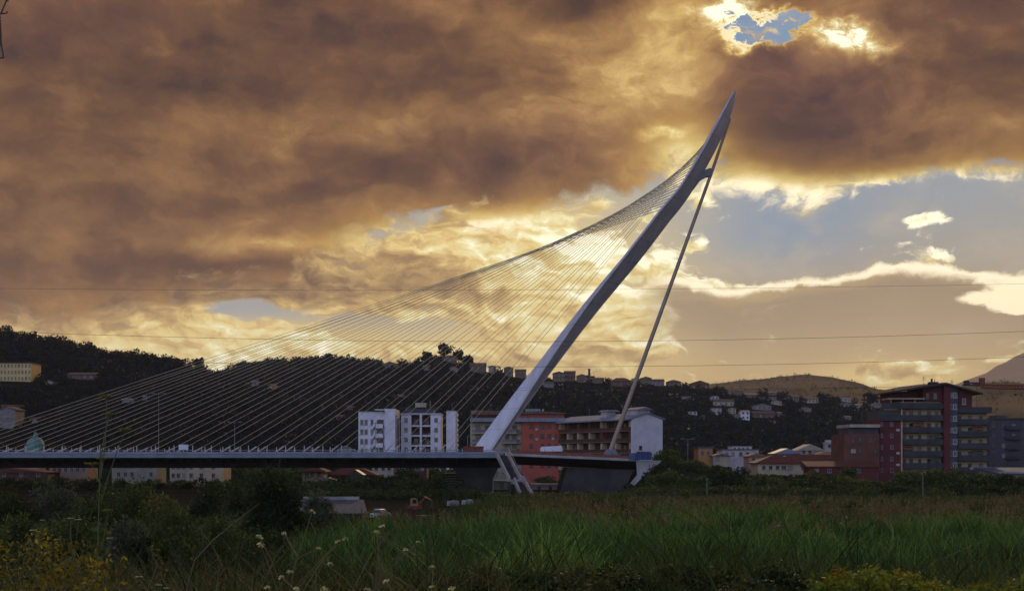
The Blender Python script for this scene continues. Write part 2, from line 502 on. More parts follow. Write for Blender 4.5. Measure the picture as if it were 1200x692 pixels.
# ------------------------------------------------------------------ meshes
class MB:
    """collects boxes, tubes, prisms and loose quads into one mesh"""
    def __init__(self):
        self.v, self.f = [], []

    def add(self, vs, fs):
        n = len(self.v)
        self.v += [tuple(p) for p in vs]
        self.f += [tuple(n + i for i in f) for f in fs]
        return self

    def box(self, x0, x1, y0, y1, z0, z1):
        return self.add([(x0, y0, z0), (x1, y0, z0), (x1, y1, z0), (x0, y1, z0), (x0, y0, z1), (x1, y0, z1), (x1, y1, z1), (x0, y1, z1)],
                        [(3, 2, 1, 0), (4, 5, 6, 7), (0, 1, 5, 4), (1, 2, 6, 5), (2, 3, 7, 6), (3, 0, 4, 7)])

    def ring(self, x0, x1, y0, y1, z0, z1, w):
        """a rectangular frame standing in the xz plane"""
        self.box(x0, x1, y0, y1, z1 - w, z1)
        self.box(x0, x1, y0, y1, z0, z0 + w)
        self.box(x0, x0 + w, y0, y1, z0 + w, z1 - w)
        return self.box(x1 - w, x1, y0, y1, z0 + w, z1 - w)

    def tube(self, pts, r, n=6, caps=True):
        pts = [Vector(p) for p in pts]
        rs = r if isinstance(r, (list, tuple)) else [r] * len(pts)
        rings = []
        ref = None
        for i, p in enumerate(pts):
            d = (pts[min(i + 1, len(pts) - 1)] - pts[max(i - 1, 0)]).normalized()
            if ref is None:
                ref = Vector((0, 1, 0)) if abs(d.y) < .9 else Vector((1, 0, 0))
            a = d.cross(ref).normalized()
            b = d.cross(a).normalized()
            rings.append([p + (a * math.cos(2 * math.pi * k / n) + b * math.sin(2 * math.pi * k / n)) * rs[i] for k in range(n)])
        vs = [q for ring in rings for q in ring]
        fs = []
        for i in range(len(pts) - 1):
            for k in range(n):
                fs.append((i * n + k, i * n + (k + 1) % n, (i + 1) * n + (k + 1) % n, (i + 1) * n + k))
        if caps:
            fs.append(tuple(range(n))[::-1])
            fs.append(tuple((len(pts) - 1) * n + k for k in range(n)))
        return self.add(vs, fs)

    def loft(self, rings, caps=True):
        n = len(rings[0])
        vs = [q for ring in rings for q in ring]
        fs = []
        for i in range(len(rings) - 1):
            for k in range(n):
                fs.append((i * n + k, i * n + (k + 1) % n, (i + 1) * n + (k + 1) % n, (i + 1) * n + k))
        if caps:
            fs.append(tuple(range(n))[::-1])
            fs.append(tuple((len(rings) - 1) * n + k for k in range(n)))
        return self.add(vs, fs)

    def prism_y(self, poly, y0, y1):
        """polygon of (x, z) pushed along y"""
        return self.loft([[(x, y0, z) for x, z in poly], [(x, y1, z) for x, z in poly]])

    def prism_x(self, poly, x0, x1):
        return self.loft([[(x0, y, z) for y, z in poly], [(x1, y, z) for y, z in poly]])

    def hip(self, x0, x1, y0, y1, z, h, over=.4, ridge=None, t=.25):
        """a hipped roof with thickness at its eaves"""
        x0, x1, y0, y1 = x0 - over, x1 + over, y0 - over, y1 + over
        d = min(x1 - x0, y1 - y0) / 2 if ridge is None else ridge
        if x1 - x0 >= y1 - y0:
            ym = (y0 + y1) / 2
            a, b = (x0 + d, ym), (x1 - d, ym)
        else:
            xm = (x0 + x1) / 2
            a, b = (xm, y0 + d), (xm, y1 - d)
        vs = [(x0, y0, z), (x1, y0, z), (x1, y1, z), (x0, y1, z), (x0, y0, z + t), (x1, y0, z + t), (x1, y1, z + t), (x0, y1, z + t),
              (a[0], a[1], z + t + h), (b[0], b[1], z + t + h)]
        fs = [(3, 2, 1, 0), (0, 1, 5, 4), (1, 2, 6, 5), (2, 3, 7, 6), (3, 0, 4, 7)]
        if x1 - x0 >= y1 - y0:
            fs += [(4, 5, 9, 8), (5, 6, 9), (6, 7, 8, 9), (7, 4, 8)]
        else:
            fs += [(4, 5, 8), (5, 6, 9, 8), (6, 7, 9), (7, 4, 8, 9)]
        return self.add(vs, fs)

    def build(self, name, material, parent=None, loc=None, smooth=False):
        me = bpy.data.meshes.new(name)
        me.from_pydata(self.v, [], self.f)
        me.materials.append(material)
        if smooth:
            me.polygons.foreach_set('use_smooth', [True] * len(me.polygons))
        return link(name, me, parent, loc)


def link(name, me, parent=None, loc=None):
    o = bpy.data.objects.new(name, me)
    COL.objects.link(o)
    if parent is not None:
        o.parent = parent
    if loc is not None:
        o.location = loc
    return o


def quads_object(name, V, material, parent=None, loc=None, nper=4):
    """V: array (n, nper, 3) of loose faces"""
    V = np.asarray(V, dtype=np.float32)
    n = len(V)
    me = bpy.data.meshes.new(name)
    me.vertices.add(n * nper)
    me.vertices.foreach_set('co', V.reshape(-1))
    me.loops.add(n * nper)
    me.loops.foreach_set('vertex_index', np.arange(n * nper, dtype=np.int32))
    me.polygons.add(n)
    me.polygons.foreach_set('loop_start', np.arange(0, n * nper, nper, dtype=np.int32))
    me.update(calc_edges=True)
    me.materials.append(material)
    return link(name, me, parent, loc)


def thing(name, label, cat, loc=(0, 0, 0), rz=0.0, group=None):
    o = bpy.data.objects.new(name, None)
    COL.objects.link(o)
    o.location = loc
    o.rotation_euler = (0, 0, rz)
    o['label'] = label
    o['category'] = cat
    if group:
        o['group'] = group
    return o


def tag(o, label, cat, group=None):
    o['label'] = label
    o['category'] = cat
    if group:
        o['group'] = group
    return o


def setting(o, kind='structure'):
    o['kind'] = kind
    return o


def copy_tree(o, parent=None):
    c = o.copy()
    COL.objects.link(c)
    if parent is not None:
        c.parent = parent
    for ch in list(o.children):
        copy_tree(ch, c)
    return c


ORD = ['first', 'second', 'third', 'fourth', 'fifth', 'sixth', 'seventh', 'eighth', 'ninth', 'tenth', 'eleventh', 'twelfth', 'thirteenth',
       'fourteenth', 'fifteenth', 'sixteenth', 'seventeenth', 'eighteenth', 'nineteenth', 'twentieth', 'twenty-first', 'twenty-second',
       'twenty-third', 'twenty-fourth', 'twenty-fifth', 'twenty-sixth', 'twenty-seventh', 'twenty-eighth', 'twenty-ninth', 'thirtieth']


def unit_rows(n):
    a = RNG.normal(size=(n, 3))
    return a / np.linalg.norm(a, axis=1, keepdims=True)


def leaf_quads(C, size, up=0.0, aspect=1.6, droop=None):
    """one small rhombic leaf at every row of C, turned at random"""
    n = len(C)
    a = unit_rows(n)
    a[:, 2] = a[:, 2] * (1 - abs(up)) + up
    a /= np.linalg.norm(a, axis=1, keepdims=True)
    b = np.cross(a, unit_rows(n))
    b /= np.linalg.norm(b, axis=1, keepdims=True) + 1e-9
    s = (size * (0.6 + 0.8 * RNG.random(n)))[:, None]
    L, W = a * s * aspect * .5, b * s * .5
    return np.stack([C - L, C + W * .8 - L * .1, C + L, C - W * .8 - L * .1], axis=1)


def clump_points(n, ellipsoids, shell=0.55):
    """points through the volume of several ellipsoids (cx, cy, cz, rx, ry, rz), thinned inside"""
    w = np.array([e[3] * e[4] * e[5] for e in ellipsoids]) ** .67
    k = RNG.choice(len(ellipsoids), size=n, p=w / w.sum())
    E = np.array(ellipsoids)[k]
    r = (shell + (1 - shell) * RNG.random(n)) ** 1.0
    r *= 0.86 + 0.28 * RNG.random(n)
    return E[:, :3] + unit_rows(n) * E[:, 3:6] * r[:, None]
# ------------------------------------------------------------------ ground and hills
def sstep(a, b, x):
    t = min(1.0, max(0.0, (x - a) / (b - a)))
    return t * t * (3 - 2 * t)


def wob(x, y, s, seed=0.0):
    return (math.sin(x * s + 1.3 + seed) * math.cos(y * s * 1.17 + .7 + seed * 2) + .5 * math.sin(x * s * 2.3 + y * s * 1.9 + seed * 3)
            + .25 * math.sin(x * s * 5.1 - y * s * 4.3 + seed * 5))


def ground_z(x, y):
    near = 6.3 - 6.3 * sstep(-6, 78, y) if y < 78 else 0.0
    near += 0.10 * wob(x, y, .35) * (1 if y < 78 else .6)
    d = sstep(145, 180, y) * (1 - sstep(222, 240, y)) * sstep(-75, -60, x) * (1 - sstep(-12, -3, x))
    return near - 1.7 * d + 0.25 * sstep(300, 420, y) * wob(x, y, .02)


def grid_mesh(name, rows, material, kind='structure'):
    n, m = len(rows), len(rows[0])
    mb = MB()
    mb.v = [p for r in rows for p in r]
    mb.f = [(i * m + k, i * m + k + 1, (i + 1) * m + k + 1, (i + 1) * m + k) for i in range(n - 1) for k in range(m - 1)]
    return setting(mb.build(name, material, smooth=True), kind)


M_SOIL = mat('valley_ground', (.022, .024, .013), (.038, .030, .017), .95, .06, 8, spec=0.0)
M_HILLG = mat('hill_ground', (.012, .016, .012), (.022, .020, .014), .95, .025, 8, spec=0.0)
M_GOLDG = mat('far_hill_ground', (.24, .155, .062), (.15, .105, .045), .95, .006, 8, spec=0.0)  # lightened warm colour carries part of the haze on these hills
M_MTN = mat('mountain_ground', (.55, .37, .19), (.44, .30, .16), .95, .001, 8, spec=0.0)  # pale warm colour stands in for haze over the mountain

ys = [-60, -20, -8, -4, 0] + [2.0 * k for k in range(1, 45)] + [90 + 5 * k for k in range(0, 34)] + [270, 290, 320, 360, 420, 500, 650, 900, 1300, 2000, 3500, 6000, 9000]
xs = sorted(set([-9000, -5000, -2500, -1200, -700, -400, -250] + [-180 + 4 * k for k in range(91)] + [250, 400, 700, 1200, 2500, 5000, 9000]))
grid_mesh('ground', [[(x, y, ground_z(x, y)) for x in xs] for y in ys], M_SOIL)


class Hill:
    def __init__(self, crest, yb, yc, power=.9, rough=1.0, seed=0.0, fall=.5, z0=-1.0):
        self.c, self.yb, self.yc, self.p, self.r, self.seed, self.fall, self.z0 = crest, yb, yc, power, rough, seed, fall, z0

    def top(self, px):
        c = self.c
        if px <= c[0][0]:
            y = c[0][1]
        elif px >= c[-1][0]:
            y = c[-1][1]
        else:
            for (a, ya), (b, yb2) in zip(c, c[1:]):
                if a <= px <= b:
                    s = (px - a) / (b - a)
                    s = s * s * (3 - 2 * s) * .5 + s * .5
                    y = ya + (yb2 - ya) * s
                    break
        return CAMZ + (HY - y) * self.yc / F

    def z(self, X, Y):
        px = 600 + X * F / Y
        t = (Y - self.yb) / (self.yc - self.yb)
        if t < 0:
            return self.z0
        zt = self.top(px) - self.z0
        if t <= 1:
            k = t ** self.p
        else:
            k = 1 - self.fall * (t - 1) - .25 * (t - 1) ** 2
        damp = 1 - math.exp(-((t - 1) / .22) ** 2) * .8
        return self.z0 + zt * k + self.r * damp * min(1, t * 4) * wob(X, Y, 12 / (self.yc - self.yb), self.seed)

    def mesh(self, name, material, x0, x1, nx, nt, tmax=1.5):
        rows = []
        for i in range(nt + 1):
            t = tmax * i / nt
            Y = self.yb + (self.yc - self.yb) * t
            rows.append([((x0 + (x1 - x0) * k / nx - 600) * Y / F, Y, 0) for k in range(nx + 1)])
        rows = [[(x, y, self.z(x, y) if i else self.z0 - 2) for (x, y, _) in r] for i, r in enumerate(rows)]
        return grid_mesh(name, rows, material)

    def hit(self, px, py):
        """where a line of sight meets the slope"""
        Y = self.yb
        while Y < self.yc * 1.05:
            X = WX(px, Y)
            if self.z(X, Y) >= WZ(py, Y):
                return X, Y, self.z(X, Y)
            Y += 2.0
        Y = self.yc
        return WX(px, Y), Y, self.z(WX(px, Y), Y)


H_LEFT = Hill([(-250, 372), (-60, 382), (0, 389), (50, 396), (105, 406), (130, 413), (170, 418), (200, 421), (230, 432), (252, 438), (300, 455), (360, 478), (430, 503), (520, 530), (620, 536)],
              430, 720, .85, 1.6, 1.0)
H_TOWN = Hill([(60, 470), (150, 456), (200, 450), (250, 440), (290, 427), (330, 424), (380, 422), (440, 424), (475, 427), (497, 423), (520, 418), (550, 428), (580, 437), (620, 443),
               (680, 446), (740, 448), (800, 452), (850, 458), (900, 462), (960, 466), (1000, 472), (1050, 478), (1100, 494), (1160, 508), (1250, 522), (1400, 530)],
              540, 1000, .8, 2.5, 2.0)
H_ORANGE = Hill([(850, 470), (930, 458), (985, 454), (1020, 455), (1060, 458), (1110, 456), (1150, 449), (1180, 447), (1210, 450), (1300, 455), (1450, 470)], 1100, 1700, .9, 3, 3.0)
H_GOLD = Hill([(720, 470), (780, 455), (830, 450), (880, 445), (925, 440), (942, 438.5), (970, 441), (1000, 447), (1040, 459), (1100, 474), (1200, 485)], 1500, 2600, .9, 4, 4.0)
H_MID = Hill([(960, 470), (1030, 455), (1060, 450), (1085, 447), (1110, 449), (1150, 455), (1250, 470)], 2400, 3400, .9, 3, 6.0)
H_FAR = Hill([(1020, 470), (1075, 458), (1110, 452), (1150, 440), (1172, 427), (1200, 413), (1250, 396), (1330, 380), (1500, 390), (1700, 420)], 3600, 5600, 1.0, 10, 5.0)
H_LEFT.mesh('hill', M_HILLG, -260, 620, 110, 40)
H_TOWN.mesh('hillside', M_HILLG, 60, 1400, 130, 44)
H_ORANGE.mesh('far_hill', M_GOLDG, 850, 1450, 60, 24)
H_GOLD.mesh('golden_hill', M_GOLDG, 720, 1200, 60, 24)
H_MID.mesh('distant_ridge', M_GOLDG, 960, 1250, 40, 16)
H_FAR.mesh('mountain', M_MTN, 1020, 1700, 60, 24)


def woodland(name, hill, n, x0, x1, leaf, r=(2.6, 4.6), q=44, ls=.29, tlo=0.02, thi=1.06, avoid=(), tpow=.75, crest=0):
    """one mass of small far-off trees on a hill"""
    base = []
    for k in range(5):
        C = clump_points(q, [(0, 0, .75, 1, 1, .85), (.5, .1, .4, .6, .6, .5), (-.45, -.2, .5, .6, .7, .5)], .6)
        base.append(leaf_quads(C, ls))
    out = []
    for i in range(n):
        px = x0 + (x1 - x0) * random.random()
        t = tlo + (thi - tlo) * random.random() ** tpow if i >= crest else random.uniform(.96, 1.02)
        Y = hill.yb + (hill.yc - hill.yb) * t
        X = WX(px, Y)
        z = hill.z(X, Y)
        sx = F / Y
        if any(abs(px - a) < w and abs(HY - (z - CAMZ) * sx - b) < h for a, b, w, h in avoid):
            continue
        s = random.uniform(*r) * (1.5 if random.random() < .06 else 1)
        B = base[i % 5] * np.array([s, s, s * random.uniform(.7, 1.25)]) * 1.0
        a = random.random() * 6.28
        R = np.array([[math.cos(a), -math.sin(a), 0], [math.sin(a), math.cos(a), 0], [0, 0, 1]])
        out.append(B @ R.T + np.array([X, Y, z - .4]))
    return setting(quads_object(name, np.concatenate(out), leaf), 'stuff')
# ------------------------------------------------------------------ building kit
WIN = {}


def window(parent, x, y, z, w, h, rz=0.0, pane=None, frame=None, shutter=False):
    """x, y, z: lower middle of the opening on the wall face (the wall faces -y before turning by rz)"""
    pane = pane or random.choice((M_GLASS, M_GLASS, M_GLASS, M_PANE_R, M_CURT))
    frame = frame or M_FRAME
    key = (round(w, 2), round(h, 2), pane.name, frame.name)
    if key not in WIN:
        fw = min(.12, w * .14)
        fb = MB().ring(-w / 2, w / 2, -.09, .0, 0, h, fw)
        fb.box(-w / 2 - .08, w / 2 + .08, -.17, .0, -.09, -.003)
        if w > .9:
            fb.box(-.035, .035, -.08, .0, fw, h - fw)
        f = fb.build('window', frame, parent)
        p = MB().box(-w / 2 + fw, w / 2 - fw, -.035, -.004, fw, h - fw).build('pane', pane, f)
        WIN[key] = (f.data, p.data)
    else:
        f = link('window', WIN[key][0], parent)
        p = link('pane', WIN[key][1], f)
    f.location = (x, y, z)
    f.rotation_euler = (0, 0, rz)
    return f


class Site:
    """pixel columns and rows of the photograph turned into metres on a facade standing at distance Y"""
    def __init__(self, name, label, cat, xc, Y, ground=None, group=None):
        self.Y, self.k = Y, Y / F
        self.X = WX(xc, Y)
        self.g = ground if ground is not None else min(0.0, ground_z(self.X, Y)) - .2
        self.o = thing(name, label, cat, (self.X, Y, self.g), 0, group)

    def x(self, px): return WX(px, self.Y) - self.X
    def z(self, py): return WZ(py, self.Y) - self.g


def small_house(label, group, X, Y, z, w, h, d, wall, roof, rz=0.0, kind='gable', nwin=2, rows=1, name='hill_house', cat='house', rh=None):
    t = thing(name, label, cat, (X, Y, z - .3), rz, group)
    MB().box(-w / 2, w / 2, 0, d, -2.5, h).build('wall', wall, t)
    rh = rh or w * .18
    if kind == 'gable':
        p = [(-w / 2 - .4, h + .02), (0, h + rh), (w / 2 + .4, h + .02), (w / 2 + .4, h + .28), (0, h + rh + .3), (-w / 2 - .4, h + .28)]
        MB().prism_y(p, -.4, d + .4).build('roof', roof, t)
        MB().prism_y([(-w / 2, h + .004), (w / 2, h + .004), (0, h + rh - .02)], .0, d).build('gable', wall, t)
    elif kind == 'side':
        p = [(-.5, h + .02), (d / 2, h + rh), (d + .5, h + .02), (d + .5, h + .28), (d / 2, h + rh + .3), (-.5, h + .28)]
        MB().prism_x(p, -w / 2 - .3, w / 2 + .3).build('roof', roof, t)
    elif kind == 'hip':
        MB().hip(-w / 2, w / 2, 0, d, h + .003, rh).build('roof', roof, t)
    else:
        MB().box(-w / 2 - .2, w / 2 + .2, -.2, d + .2, h + .003, h + .4).build('roof', roof, t)
    for r in range(rows):
        zz = (r + .28) * h / rows
        for k in range(nwin):
            window(t, -w / 2 + w * (k + .5) / nwin, 0, zz + .3, min(1.3, w / nwin * .5), min(1.5, h / rows * .5))
    return t


def clutter(parent, wallspots, roofspots, balcony):
    """air conditioners under windows, aerials on the roof, awnings over balconies"""
    for x, y, z in wallspots:
        a = MB().box(-.42, .42, -.34, -.012, 0, .6).build('air_conditioner', M_WHITE2, parent, (x, y, z))
    for x, y, z, h in roofspots:
        m = MB().tube([(0, 0, 0), (0, 0, h)], .05, 5)
        for k in range(4):
            m.tube([(-.55 + .1 * k, 0, h * (.72 + .08 * k)), (.55 - .1 * k, 0, h * (.72 + .08 * k))], .03, 4)
        m.build('aerial', M_GALV, parent, (x, y, z))
    for x, y, z, w, m in balcony:
        MB().loft([[(-w / 2, 0, 0), (w / 2, 0, 0), (w / 2, .05, .05), (-w / 2, .05, .05)], [(-w / 2, -.0 + 1.3, .75), (w / 2, 1.3, .75), (w / 2, 1.35, .8), (-w / 2, 1.35, .8)]]).build('awning', m, parent, (x, y, z))


M_AWN = [mat('green_awning', (.06, .10, .06), (.045, .08, .045), .8, 1), mat('rust_awning', (.22, .08, .04), (.16, .06, .03), .8, 1), mat('cream_awning', (.36, .30, .2), (.28, .23, .16), .8, 1)]


# ------------------------------------------------------------------ white apartment blocks beyond the deck
def white_left():
    s = Site('apartment_building', 'white four-window-row apartment block with blank wall slab and balconies, furthest left of the three', 'building', 442, 400, group='white apartment blocks')
    x, z = s.x, s.z
    MB().box(x(420), x(451.9), 0, 14, 0, z(482)).build('wall', M_WHITE, s.o)
    MB().box(x(452), x(464), -2.6, 13, 0, z(479)).build('wall_slab', M_WHITE, s.o)
    MB().box(x(419.6), x(451.8), -.3, 14.3, z(482) + .004, z(481.2)).build('roof', M_FELT, s.o)
    mb = MB().box(x(440), x(451.9), -2.2, -.01, z(480.5), z(479.4))
    mb.build('canopy', M_WHITE, s.o)
    for k in range(4):
        zz = z(497.5 + 11.2 * k)
        for px in (424, 429):
            window(s.o, x(px), 0, zz, 1.0, 1.7)
        for px in (436,):
            window(s.o, x(px), 0, zz - .2, .9, 1.9)
        # balcony: slab and solid parapet, dark door behind
        b = MB().box(x(441), x(449.5), -2.3, -.01, zz - 1.1, zz - .8).build('balcony', M_WHITE, s.o)
        MB().box(x(441), x(449.5), -2.3, -2.15, zz - .797, zz + .25).box(x(441), x(441) + .15, -2.148, -.01, zz - .797, zz + .25).build('parapet', M_WHITE, b)
        window(s.o, x(445.6), 0, zz - .75, 2.2, 2.45, pane=M_PANE_R, frame=M_FRAMED)
    # slanting stair wing between windows and balconies
    for k in range(4):
        zz = z(497 + 11.2 * k)
        p = [(x(436.8), zz - 1.7), (x(440.4), zz - .4), (x(440.4), zz + .7), (x(436.8), zz - .5)]
        MB().prism_y(p, -1.9, -.01).build('stair_parapet', M_WHITE, s.o)


def white_mid():
    s = Site('apartment_building', 'white apartment block with two columns of dark loggias, middle one of the three', 'building', 494, 405, group='white apartment blocks')
    x, z = s.x, s.z
    top = z(485.5)
    MB().box(x(470), x(481.9), 0, 12, 0, top).build('wall', M_WHITE, s.o)
    MB().box(x(504.6), x(516.5), 0, 12, 0, top).build('wall', M_WHITE, s.o)
    MB().box(x(482), x(504.5), 2.4, 12, 0, top - .1).build('loggia_wall', M_LOGGIA, s.o)
    MB().box(x(492), x(494.4), -.5, 2.39, 0, z(484)).build('pillar', M_WHITE, s.o)
    MB().box(x(469.6), x(517), -.3, 12.3, top + .003, top + .5).build('roof', M_WHITE2, s.o)
    for k in range(4):
        zf = z(498.3 + 11.6 * k)
        MB().box(x(482.02), x(491.98), -.1, 2.39, zf - .35, zf + .15).build('floor_slab', M_WHITE, s.o)
        MB().box(x(494.42), x(504.48), -.1, 2.39, zf - .35, zf + .15).build('floor_slab', M_WHITE, s.o)
        if k > 0:
            m = M_YELLOW if k == 3 else M_FRAMED
            MB().box(x(482.1), x(491.9), .0, .1, zf + .153, zf + .8).build('parapet', m, s.o)
            MB().box(x(494.5), x(504.4), .0, .1, zf + .153, zf + .8).build('parapet', m, s.o)
        for px in (475.8, 511):
            window(s.o, x(px), 0, z(494.5 + 11.4 * k), 1.15, 1.45)
        for px in (487, 499.5):
            window(s.o, x(px), 2.4, zf + .2 - 3.0 if k else z(497.5), 1.5, 2.0, frame=M_FRAMED)
    ph = MB().box(x(474), x(508), 3, 9, top + .504, z(477.2)).build('penthouse', M_SLATE, s.o)
    MB().box(x(472), x(510), 2.4, 9.5, z(477.2) + .004, z(476.4)).build('penthouse_roof', M_EAVE, ph)
    MB().box(x(485.5), x(497.5), 4, 8, z(476.4) + .004, z(471)).build('lift_housing', M_CREAM2, s.o)
    MB().tube([(x(503), 5, z(476.3)), (x(503), 5, z(469))], .12).build('flue', M_CREAM2, s.o)


def white_right():
    s = Site('apartment_building', 'narrow white slab block with rounded balcony ends down its right side, rightmost of the three', 'building', 529, 400, group='white apartment blocks')
    x, z = s.x, s.z
    MB().box(x(523), x(534), 0, 13, 0, z(481)).build('wall', M_WHITE, s.o)
    MB().box(x(522.7), x(534.3), -.3, 13.3, z(481) + .003, z(480.3)).build('roof', M_FELT, s.o)
    for k in range(8):
        zz = z(486 + 5.9 * k)
        pts = []
        r = [(x(534) + .003, 1.0 + 0), (x(536.2), .9), (x(536.8), 2.2), (x(536.2), 4.6), (x(534) + .003, 5.0)]
        MB().loft([[(a, b, zz - .55) for a, b in r], [(a + .12, b, zz) for a, b in r], [(a, b, zz + .55) for a, b in r]]).build('balcony', M_WHITE, s.o)

    clutter(s.o, [], [(x(529), 5, z(480.4), 2.6)], [])


white_left(), white_mid(), white_right()


# ------------------------------------------------------------------ red building with the long loggia wing
def red_building():
    s = Site('residential_block', 'long red apartment building with grey roof, loggia wing and white gable end behind the mast', 'building', 655, 370)
    x, z, o = s.x, s.z, s.o
    top = z(494)
    MB().box(x(611), x(655), 0, 14, 0, top).build('wall', M_RED, o)
    MB().box(x(551), x(610.9), 1.5, 14, 0, top - .2).build('side_wall', M_CREAM2, o)
    MB().box(x(551), x(663), -1.4, 14.6, top + .004, z(489.6)).build('roof', M_ROOFM, o)
    MB().box(x(607), x(662), 4.5, 13, z(489.6) + .004, z(484)).build('top_storey', M_RED, o)
    r2 = MB().prism_y([(x(603), z(484) + .004), (x(664), z(484) + .004), (x(664), z(482.8)), (x(632), z(480.6)), (x(603), z(482.8))], 3.2, 14).build('top_roof', M_TILEB, o)
    MB().box(x(636), x(638), 6, 7.5, z(482), z(478)).build('chimney', M_CREAM2, r2)
    MB().box(x(616), x(634), 7, 10, z(481) + .01, z(477.6)).build('skylight', M_ROOFM, r2)
    MB().box(x(553), x(603), 4.5, 13, z(489.6) + .004, z(485)).build('attic', M_BROWN, o)
    MB().prism_y([(x(549), z(485) + .004), (x(606), z(485) + .004), (x(590), z(480)), (x(562), z(480.6))], 3.2, 14).build('attic_roof', M_TILEB, o)
    for k in range(5):
        for px in (622.5, 635.5, 643.5):
            window(o, x(px), 0, z(501.5 + 11.5 * k), 1.15, 1.3, pane=M_PANE_R, frame=M_FRAMED)
        window(o, x(651.5), 0, z(501.5 + 11.5 * k), .7, 1.3, pane=M_PANE_R, frame=M_FRAMED)
    for px in (618, 628, 648, 656):
        window(o, x(px), 4.5, z(489.3), 1.0, 1.15, pane=M_PANE_R)
    # rounded grey balconies on the left
    for k in range(5):
        zz = z(506.5 + 11.3 * k)
        for (a, b) in ((553, 578), (588, 609)):
            r = [(x(a), 1.49), (x(a), .2), (x(a + 4), -.9), (x(b - 4), -.9), (x(b), .2), (x(b), 1.49)]
            bal = MB().loft([[(p, q, zz - .35) for p, q in r], [(p, q, zz) for p, q in r]]).build('balcony', M_CREAM2, o)
            MB().loft([[(p * 1.0, q, zz + .003) for p, q in r[1:5]] + [(p, q + .14, zz + .003) for p, q in r[4:0:-1]],
                       [(p * 1.0, q, zz + .9) for p, q in r[1:5]] + [(p, q + .14, zz + .9) for p, q in r[4:0:-1]]]).build('parapet', M_GREYH, bal)
        for px in (560, 571, 594, 603):
            window(o, x(px), 1.5, zz + .1, 1.4, 2.1, frame=M_FRAMED)
    # the wing comes forward to the right
    rz = math.atan2(-35.0, 18.1)
    L = 39.4
    M = Matrix.Translation((0.15, -.3, 0)) @ Matrix.Rotation(rz, 4, 'Z')

    def put(mb, name, m, parent=o):
        ob = mb.build(name, m, parent)
        if parent is o:
            ob.matrix_local = M
        return ob
    W = 10.04
    ze, zp = 18.2 - s.g, 19.7 - s.g
    put(MB().box(0, L - .2, 1.6, W, 0, ze - .05), 'loggia_wall', M_LOGGIA)  # dark brown wall colour stands in for shadow inside the loggias
    put(MB().prism_x([(0, 0), (W, 0), (W, ze), (W / 2, zp), (0, ze)], L - .19, L + .2), 'gable_wall', M_WHITE)
    rf = put(MB().prism_x([(-1.3, ze - .25), (W / 2, zp + .05), (W + .8, ze - .1), (W + .8, ze + .25), (W / 2, zp + .4), (-1.3, ze + .15)], -1.5, L + .5), 'wing_roof', M_ROOFM)
    MB().box(L - 19, L - 16, 2, 5, zp - .6, zp + 1.1).build('dormer', M_WHITE2, rf)
    MB().prism_x([(1.5, zp + 1.104), (6, zp + 1.104), (5, zp + 1.6), (2.5, zp + 1.6)], L - 20, L - 15).build('dormer_roof', M_ROOFM, rf)
    MB().box(L - 7, L - 1.5, 3, 7, zp - .4, zp + 1.2).build('dormer', M_WHITE2, rf)
    MB().prism_x([(2.4, zp + 1.204), (7.6, zp + 1.204), (5, zp + 2.0)], L - 8, L - .5).build('dormer_roof', M_ROOFM, rf)
    fh = 3.0
    cols = [0.3, 5, 11, 17.5, 24, 31.5, L - .6]
    for c in cols:
        for k in range(6):
            z0 = ze - fh * (k + 1)
            put(MB().box(c - .45, c + .45, -.1, 1.59, z0 + .95, z0 + fh - .35), 'pillar', M_CREAM if (k + int(c)) % 2 == 0 or k == 2 else M_BROWN)
    for k in range(6):
        z0 = ze - fh * (k + 1)
        put(MB().box(-.2, L - .2, -.35, 1.59, z0 - .22, z0), 'floor_slab', mat('dim_slab', (.20, .14, .10), (.14, .10, .07), .85, .4))
        put(MB().box(-.2, L - .2, -.33, -.2, z0 + .004, z0 + .93), 'parapet', mat('rust_parapet', (.095, .042, .028), (.06, .03, .02), .85, .4))
        for i in range(len(cols) - 1):
            a, b = cols[i], cols[i + 1]
            for f in ((.3, .7) if b - a > 5 else (.5,)):
                wn = window(o, 0, 0, 0, 1.2, 2.0, frame=M_FRAMED)
                wn.matrix_local = M @ Matrix.Translation((a + (b - a) * f, 1.6, z0 + .1))
    wn = window(o, 0, 0, 0, .9, 1.1, frame=M_FRAMED)
    wn.matrix_local = M @ Matrix.Translation((L + .2, W * .28, 10.2)) @ Matrix.Rotation(math.pi / 2, 4, 'Z')
    bal = put(MB().box(L + .201, L + 1.2, 1.0, 5.4, 8.7, 8.95).box(L + 1.1, L + 1.2, 1.0, 5.4, 8.953, 9.7), 'gable_balcony', M_RUST)

    clutter(o, [(x(629), 0, z(504 + 11.5 * k)) for k in (0, 1)] + [(x(648), 0, z(515))],
            [(x(620), 6, z(481.5), 2.6), (x(650), 9, z(481.5), 2.2), (x(575), 8, z(481), 2.6), (x(600), 8, z(482), 2.0)], [])
    for u_, v_, h_ in ((9, 5, 2.2), (27, 5, 2.6), (35, 5, 1.8)):
        a_ = MB().tube([(0, 0, 0), (0, 0, h_)], .05, 5)
        for k in range(4):
            a_.tube([(-.55 + .1 * k, 0, h_ * (.72 + .08 * k)), (.55 - .1 * k, 0, h_ * (.72 + .08 * k))], .03, 4)
        a_.build('aerial', M_GALV, o).matrix_local = M @ Matrix.Translation((u_, v_, zp + .3))


red_building()


